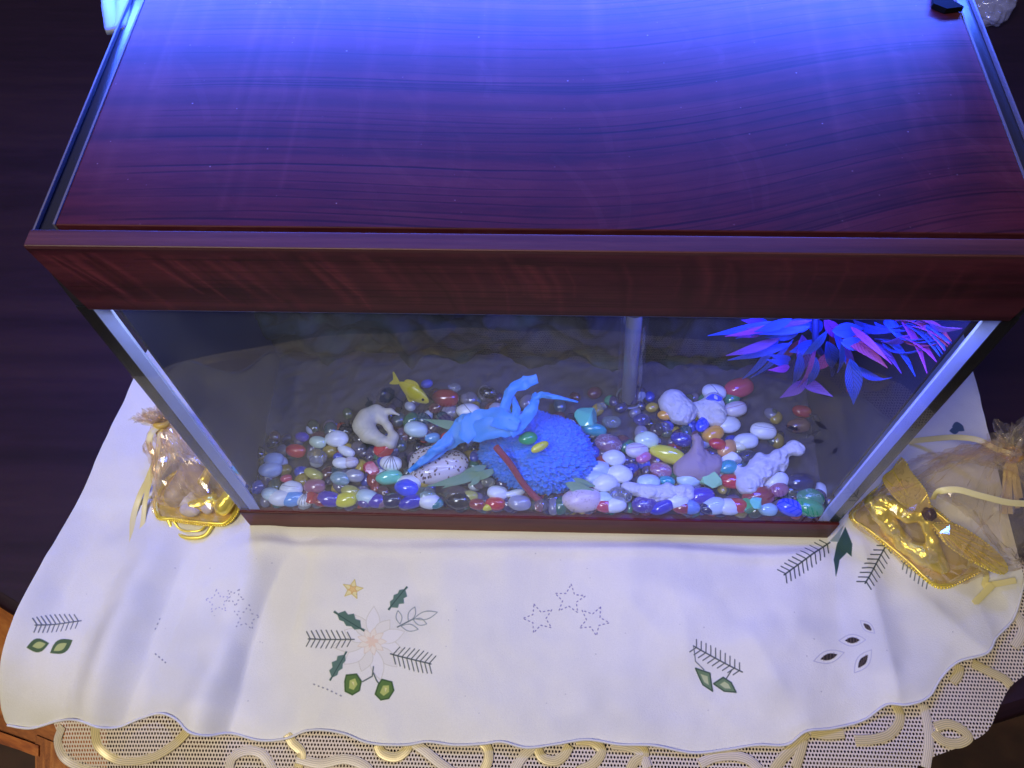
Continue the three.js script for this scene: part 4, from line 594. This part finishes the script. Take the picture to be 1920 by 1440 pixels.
    const L = [[[1440, 616], [1364, 630], 20, mag], [[1430, 606], [1390, 600], 16, vio], [[1504, 628], [1503, 702], 27, vio], [[1562, 662], [1516, 698], 22, red], [[1578, 618], [1664, 690], 28, red], [[1686, 632], [1756, 679], 18, mag], [[1594, 672], [1600, 758], 30, blue], [[1612, 688], [1672, 708], 20, blue], [[1512, 714], [1462, 746], 24, vio], [[1504, 712], [1562, 744], 22, vio], [[1482, 674], [1438, 664], 13, blue], [[1478, 682], [1436, 674], 12, blue], [[1480, 688], [1440, 694], 13, mag], [[1704, 628], [1652, 640], 14, vio], [[1470, 640], [1436, 652], 16, blue],
      [[1500, 620], [1434, 632], 24, blue], [[1520, 610], [1470, 606], 26, blue], [[1540, 640], [1480, 660], 26, blue], [[1550, 640], [1560, 690], 26, blue], [[1560, 620], [1620, 616], 26, blue], [[1575, 640], [1640, 650], 22, blue], [[1590, 610], [1680, 606], 24, blue], [[1540, 620], [1506, 596], 26, blue], [[1600, 600], [1700, 620], 18, blue], [[1640, 604], [1720, 600], 18, blue], [[1500, 660], [1486, 720], 18, blue], [[1530, 670], [1512, 722], 18, blue], [[1660, 600], [1690, 640], 18, blue], [[1545, 600], [1580, 640], 24, mag], [[1400, 600], [1450, 612], 20, blue]];
    for (let i = 0; i < 36; i++) { const x0 = rr(1440, 1740), y0 = rr(596, 660 - Math.abs(x0 - 1570) * 0.14), an = Math.atan2(y0 - 596, (x0 - 1560) * 0.9) + rr(-0.6, 0.6), l = rr(60, 125); L.push([[x0, y0], [x0 + Math.cos(an) * l, y0 + Math.abs(Math.sin(an)) * l * 0.7 + 10], rr(8, 17), [blue, blue, vio, mag, blue, red, blue][i % 7]]); }
    for (const [p, q, w] of [[[1700, 610], [1790, 668], 12], [[1720, 600], [1812, 640], 11], [[1660, 640], [1716, 706], 12], [[1690, 600], [1770, 700], 10], [[1740, 604], [1824, 616], 11]]) L.push([p, q, w, [vio, blue, red, blue, mag][L.length % 5]]);
    L.forEach(([a, b, w, m3], i) => { const dz = -0.028 + 0.009 * (i % 7); mesh('leaf', leaf(inside(a[0], a[1], zc + dz).sub(root), inside(b[0], b[1], zc + dz + (i < 15 ? 0.012 : -0.004)).sub(root), w * 0.00048, 0.07), m3, t); }); }
}

// ---------------------------------------------------------------- wrapped gold favours beside the tank
{
  const gold = mat({ color: rgb(1, 0.82, 0.14), metalness: 0.62, roughness: 0.3 }), goldS = mat({ color: rgb(0.88, 0.68, 0.20), metalness: 0.6, roughness: 0.34 }), dark = mat({ color: rgb(0.06, 0.02, 0.015), roughness: 0.3 });
  const film = mat({ color: 0xfffaf2, transmission: 0.95, thickness: 0, roughness: 0.06, ior: 1.6, specularIntensity: 1 }), ribbonM = mat({ color: rgb(0.80, 0.70, 0.30), roughness: 0.42, sheen: 0.6 });
  const fil = (() => { const c = canvas(256, 256), x = c.getContext('2d'); x.fillStyle = '#fff'; x.fillRect(0, 0, 256, 256); x.fillStyle = '#222'; for (let i = 0; i < 90; i++) { x.beginPath(); x.ellipse(rnd() * 256, rnd() * 256, rr(4, 12), rr(2, 5), rr(0, 3), 0, 7); x.fill(); } return tex(c, false, 30, 30); })();
  const wingM = mat({ color: rgb(0.88, 0.66, 0.22), metalness: 0.45, roughness: 0.36, bumpMap: fil, bumpScale: 0.0012 });
  const P = (x, y, h) => at(x, y, h);
  // crumpled clear film from a loop of foot points up to a tie, then a frill
  function filmBag(foot, tie, mid, frill, frillR, sd) {
    const nU = 64, nV = 30, G = [], I = [], n = foot.length, c = curve(foot, true);
    const T = frill.clone().sub(tie).normalize(), s1 = V().crossVectors(T, V(0, 1, 0.3)).normalize(), s2 = V().crossVectors(T, s1);
    for (let j = 0; j <= nV; j++) { const v = j / nV; for (let i = 0; i < nU; i++) {
      const a = i / nU, f = c.getPointAt(a), th = a * Math.PI * 2; let p;
      if (v < 0.72) { const t = v / 0.72, sq = Math.pow(1 - t, 0.7), axis = foot.reduce((s, q) => s.add(q), V()).divideScalar(n); axis.lerp(mid, sstep(t, 0, 0.6)).lerp(tie, sstep(t, 0.35, 1)); p = axis.clone().addScaledVector(f.clone().sub(foot.reduce((s, q) => s.add(q), V()).divideScalar(n)), Math.max(sq * (1 + 0.12 * Math.sin(t * 3)), 0)); p.addScaledVector(s1, Math.cos(th) * 0.003 * t).addScaledVector(s2, Math.sin(th) * 0.003 * t); }
      else { const t = (v - 0.72) / 0.28; p = tie.clone().lerp(frill, t); const r = 0.003 + frillR * Math.pow(t, 0.8) * (0.7 + 0.5 * noise(a * 14, sd)); p.addScaledVector(s1, Math.cos(th) * r).addScaledVector(s2, Math.sin(th) * r); }
      const k = Math.sin(Math.PI * clamp(v / 0.72, 0, 1)) + (v > 0.74 ? 0.8 : 0);
      const pl = 0.006 * (Math.abs(noise(a * 22 + sd, v * 3, sd)) * 2 - 0.5) + 0.003 * (Math.abs(noise(a * 40 + sd, v * 12, sd + 3)) * 2 - 0.5) + 0.005 * noise(a * 8, v * 8, sd + 7);
      p.x += rr(-0.0024, 0.0024); p.y += rr(-0.002, 0.002); p.z += rr(-0.0024, 0.0024); const out = p.clone().sub(tie.clone().lerp(mid, 1 - v)); out.normalize(); p.addScaledVector(out, pl * k); if (p.y < clothY(p.x, p.z) + 0.002) p.y = clothY(p.x, p.z) + 0.002;
      G.push(p.x, p.y, p.z); } }
    for (let j = 0; j < nV; j++) for (let i = 0; i < nU; i++) { const a = j * nU + i, b = j * nU + (i + 1) % nU; I.push(a, b, a + nU, b, b + nU, a + nU); }
    const g = new THREE.BufferGeometry(); g.setAttribute('position', new THREE.Float32BufferAttribute(G, 3)); g.setIndex(I);
    g.setAttribute('uv', new THREE.Float32BufferAttribute(new Array(G.length / 3 * 2).fill(0), 2)); const fl = g.toNonIndexed(); fl.computeVertexNormals(); return fl;
  }
  function tray(t, corners, h, beads) {
    const c = new THREE.CatmullRomCurve3(corners, true, 'catmullrom', 0.5), pts = c.getSpacedPoints(beads), ctr = corners.reduce((s, p) => s.add(p), V()).divideScalar(corners.length);
    const sh = new THREE.Shape(c.getSpacedPoints(80).map((p) => new THREE.Vector2(p.x - ctr.x, -(p.z - ctr.z))));
    const g = new THREE.ExtrudeGeometry(sh, { depth: 0.0016, bevelEnabled: true, bevelSize: 0.001, bevelThickness: 0.0008, bevelSegments: 2 }).rotateX(-Math.PI / 2).translate(ctr.x, ctr.y - 0.002, ctr.z);
    const tr = mesh('tray', g, goldS, t);
    mesh('tray_rim', new THREE.TubeGeometry(c, 140, 0.0018, 8, true).translate(0, 0.0015, 0), gold, t);
    const out = pts.map((p) => { const d = p.clone().sub(ctr); d.y = 0; d.normalize(); return new THREE.SphereGeometry(0.00135, 7, 5).translate(p.x + d.x * 0.0028, p.y + 0.0008, p.z + d.z * 0.0028); });
    mesh('beaded_edge', out, gold, t); return tr;
  }
  const rib = (pts, w = 0.006) => band(pts, w, 0.0007, 60, V(0.15, 1, 0.35));
  { // right favour
    const t = thing('gold_favour', 'gold winged figurine on a beaded gold tray wrapped in clear film, right of the aquarium', 'party favour');
    const h = 0.012, cor = [[1598, 972], [1636, 1000], [1700, 1052], [1742, 1090], [1768, 1098], [1800, 1086], [1842, 1062], [1846, 1040], [1800, 1000], [1740, 950], [1690, 915], [1660, 912], [1616, 948]].map(([a, b]) => P(a, b, h));
    tray(t, cor, h, 120);
    const caps = [[P(1634, 942, 0.036), P(1650, 962, 0.036), 0.007, 0.008], [P(1650, 962, 0.036), P(1672, 990, 0.03), 0.008, 0.008], [P(1672, 990, 0.03), P(1694, 1012, 0.024), 0.008, 0.006],
      [P(1652, 938, 0.044), P(1688, 958, 0.044), 0.007, 0.0075], [P(1702, 968, 0.046), P(1732, 964, 0.048), 0.007, 0.008], [P(1688, 958, 0.044), P(1702, 968, 0.046), 0.0065, 0.0065],
      [P(1694, 1020, 0.022), P(1730, 1040, 0.024), 0.007, 0.0105], [P(1730, 1040, 0.024), P(1766, 1064, 0.02), 0.0105, 0.007], [P(1738, 984, 0.044), P(1748, 1016, 0.036), 0.005, 0.006], [P(1748, 1016, 0.036), P(1768, 1052, 0.024), 0.006, 0.004], [P(1732, 964, 0.048), P(1740, 990, 0.044), 0.008, 0.006], [P(1694, 1012, 0.024), P(1694, 1020, 0.022), 0.006, 0.007], [P(1660, 990, 0.02), P(1700, 1030, 0.018), 0.005, 0.006]];
    mesh('figurine', displaced(blended(caps, 0.0011, 0.0035), (v) => { const r0 = noise(v.x * 120, v.y * 120, v.z * 120), r1 = Math.abs(noise(v.x * 260 + v.z * 120, v.y * 180, v.z * 260 - v.x * 120)); v.y += 0.0012 * r0 - 0.0007 * Math.max(0, 0.25 - r1) * 4; }), gold, t);
    mesh('hair', displaced(new THREE.IcosahedronGeometry(0.0065, 4), (v) => v.multiplyScalar(1 + 0.2 * noise(v.x * 500, v.y * 500, v.z * 500))).translate(...P(1742, 964, 0.060).toArray()), dark, t);
    for (const [pts, name] of [[[[1690, 860, 0.09], [1708, 886, 0.082], [1738, 928, 0.068], [1742, 958, 0.058], [1716, 956, 0.056], [1690, 944, 0.062], [1664, 916, 0.072], [1656, 896, 0.08], [1672, 882, 0.085]], 'wing'], [[[1748, 984, 0.052], [1790, 984, 0.05], [1836, 1010, 0.046], [1872, 1040, 0.042], [1888, 1066, 0.04], [1880, 1076, 0.04], [1856, 1070, 0.042], [1836, 1060, 0.044], [1800, 1040, 0.046], [1772, 1018, 0.05]], 'wing']]) {
      const w = pts.map((p) => P(...p)), wg = mesh(name, plate(w, 0.0011), wingM, t);
      const e = curve(w, true).getSpacedPoints(56); mesh('wing_beading', e.map((p) => new THREE.SphereGeometry(0.0011, 6, 5).translate(p.x, p.y + 0.0008, p.z)), gold, wg);
      const root = name && w[0].distanceTo(P(1742, 960, 0.055)) > 0.05 ? w[4] : w[0]; const veins = []; for (let i = 1; i < w.length; i++) { const q = w[i]; if (q.distanceTo(root) > 0.015) veins.push(tube([root.clone().add(V(0, 0.0016, 0)), root.clone().lerp(q, 0.5).add(V(0, 0.0024, 0)), q.clone().add(V(0, 0.0014, 0))], 0.0006, 14, 5)); } mesh('wing_veins', veins, gold, wg);
    }
    mesh('organza', filmBag([[1700, 900], [1760, 930], [1830, 980], [1880, 1040], [1935, 1060], [1955, 980], [1925, 900], [1830, 868], [1760, 862]].map(([a, b]) => P(a, b, 0.010)), P(1896, 848, 0.054), P(1850, 930, 0.06), P(1893, 830, 0.08), 0.018, 21), mat({ color: rgb(1, 0.97, 0.88), transmission: 0.9, thickness: 0, roughness: 0.14, ior: 1.5 }), t);
    const tie = P(1898, 850, 0.055), foot = [[1590, 970], [1660, 1030], [1740, 1092], [1790, 1096], [1860, 1075], [1930, 1060], [1950, 980], [1920, 900], [1820, 862], [1740, 858], [1690, 872], [1630, 930]].map(([a, b]) => P(a, b, 0.010));
    mesh('film_wrap', filmBag(foot, tie, P(1790, 950, 0.085), P(1896, 826, 0.085), 0.022, 3), film, t);
    mesh('ribbon_knot', new THREE.TorusGeometry(0.007, 0.0035, 10, 24).rotateX(1.2).translate(...P(1898, 852, 0.056).toArray()), mat({ color: rgb(0.70, 0.42, 0.08), roughness: 0.35 }), t);
    mesh('ribbon', rib([P(1896, 852, 0.062), P(1868, 842, 0.064), P(1838, 826, 0.062), P(1796, 820, 0.05), P(1736, 824, 0.02), P(1700, 828, 0.008)]), ribbonM, t);
    mesh('ribbon', rib([P(1748, 936, 0.07), P(1760, 922, 0.082), P(1792, 918, 0.088), P(1840, 930, 0.088), P(1890, 942, 0.085), P(1940, 945, 0.08)]), ribbonM, t);
    mesh('ribbon', rib([P(1838, 1060, 0.03), P(1850, 1080, 0.014), P(1846, 1098, 0.010), P(1862, 1096, 0.011), P(1905, 1088, 0.012)]), ribbonM, t);
    mesh('ribbon', rib([P(1862, 1096, 0.013), P(1846, 1112, 0.011), P(1826, 1132, 0.010)], 0.007), ribbonM, t);
    const petals = []; for (let k = 0; k < 7; k++) petals.push([1884 + 16 * Math.cos(k * 0.9), 880 + 30 + 14 * Math.sin(k * 0.9)]);
    petals.slice(0, 4).forEach(([a, b], k) => mesh('ribbon_tail', band([P(1898, 856, 0.058), P((a + 1898) / 2 + 4, 876, 0.056), P(a + 14, b + 24 + k * 8, 0.04)], 0.005, 0.0006, 20), mat({ color: rgb(0.6, 0.46, 0.2), roughness: 0.4 }), t));
  }
  { // left favour
    const t = thing('gold_favour', 'clear film pouch on a beaded gold tray with oval handle, left of the aquarium', 'party favour');
    const h = 0.012, cor = [[300, 968], [330, 974], [400, 982], [424, 980], [440, 962], [446, 940], [440, 905], [400, 880], [330, 890], [298, 930]].map(([a, b]) => P(a, b, h));
    tray(t, cor, h, 110);
    mesh('handle', tube([P(316, 976, 0.013), P(326, 996, 0.009), P(352, 1008, 0.008), P(384, 1004, 0.009), P(398, 986, 0.013)], 0.0022, 40, 8), gold, t);
    mesh('handle_inner', tube([P(326, 978, 0.013), P(338, 992, 0.010), P(358, 996, 0.010), P(376, 994, 0.010), P(386, 984, 0.013)], 0.0012, 40, 8), gold, t);
    mesh('ornament', displaced(blended([[P(418, 950, 0.024), P(432, 930, 0.03), 0.009, 0.008], [P(380, 905, 0.03), P(392, 880, 0.04), 0.006, 0.004], [P(360, 950, 0.02), P(396, 940, 0.02), 0.006, 0.008]], 0.0013, 0.004), (v) => { v.y += 0.0006 * noise(v.x * 300, v.y * 300, v.z * 300); }), gold, t);
    const tie = P(304, 794, 0.062), foot = [[288, 962], [330, 978], [400, 985], [438, 966], [444, 930], [420, 880], [380, 850], [330, 860], [296, 900]].map(([a, b]) => P(a, b, 0.012));
    mesh('film_wrap', filmBag(foot, tie, P(350, 870, 0.06), P(284, 768, 0.075), 0.019, 11), film, t);
    mesh('organza', filmBag([[292, 940], [330, 950], [380, 958], [420, 940], [424, 900], [390, 862], [340, 862], [302, 890]].map(([a, b]) => P(a, b, 0.013)), P(305, 796, 0.060), P(352, 880, 0.045), P(288, 772, 0.07), 0.015, 31), mat({ color: rgb(1, 0.97, 0.88), transmission: 0.92, thickness: 0, roughness: 0.14, ior: 1.5 }), t);
    mesh('pale_lining', displaced(blended([[P(330, 930, 0.022), P(356, 880, 0.032), 0.012, 0.010], [P(380, 920, 0.022), P(372, 890, 0.03), 0.010, 0.008]], 0.0016, 0.008), (v) => { v.y += 0.0012 * noise(v.x * 120, v.y * 120, v.z * 120); }), mat({ color: rgb(0.58, 0.46, 0.30), roughness: 0.5, transmission: 0.3, thickness: 0 }), t);
    mesh('ribbon_knot', new THREE.TorusGeometry(0.006, 0.0032, 10, 24).rotateX(0.9).translate(...tie.toArray()), mat({ color: rgb(0.66, 0.46, 0.12), roughness: 0.35 }), t);
    mesh('ribbon', rib([P(300, 798, 0.064), P(284, 812, 0.066), P(280, 834, 0.06), P(290, 858, 0.05), P(280, 892, 0.034), P(262, 930, 0.016), P(250, 970, 0.010), P(248, 1020, 0.009)]), ribbonM, t);
    mesh('ribbon', rib([P(302, 800, 0.062), P(296, 840, 0.058), P(284, 890, 0.04), P(272, 940, 0.018), P(266, 990, 0.010), P(252, 1030, 0.009), P(268, 1054, 0.012), P(272, 1096, 0.008)], 0.005), ribbonM, t);
    const peb = [[346, 938], [366, 926], [388, 946], [356, 956]]; peb.forEach(([a, b], k) => mesh('sugared_almond', displaced(new THREE.IcosahedronGeometry(1, 3), (v) => { v.set(v.x * 0.011, v.y * 0.006, v.z * 0.0075); }).rotateY(k).translate(...P(a, b, 0.02).toArray()), mat({ color: rgb(0.6, 0.56, 0.55), roughness: 0.5 }), t));
  }
  { // crumpled film far behind the tank at the upper right
    const q = at(1858, 8, 0.02), g = displaced(new THREE.IcosahedronGeometry(0.03, 10), (v) => { const n = 1 + 0.35 * Math.abs(noise(v.x * 90, v.y * 90, v.z * 90)) - 0.25 * noise(v.x * 45, v.y * 45, v.z * 45); v.multiplyScalar(n); v.y *= 0.7; });
    const m = tag(mesh('crumpled_film', g, mat({ color: rgb(0.85, 0.85, 0.9), transmission: 0.75, thickness: 0, roughness: 0.12 })), 'small crumpled clear film on the table behind the right end of the hood', 'plastic film'); m.position.copy(q);
  }
}
renderer.render(scene, camera);
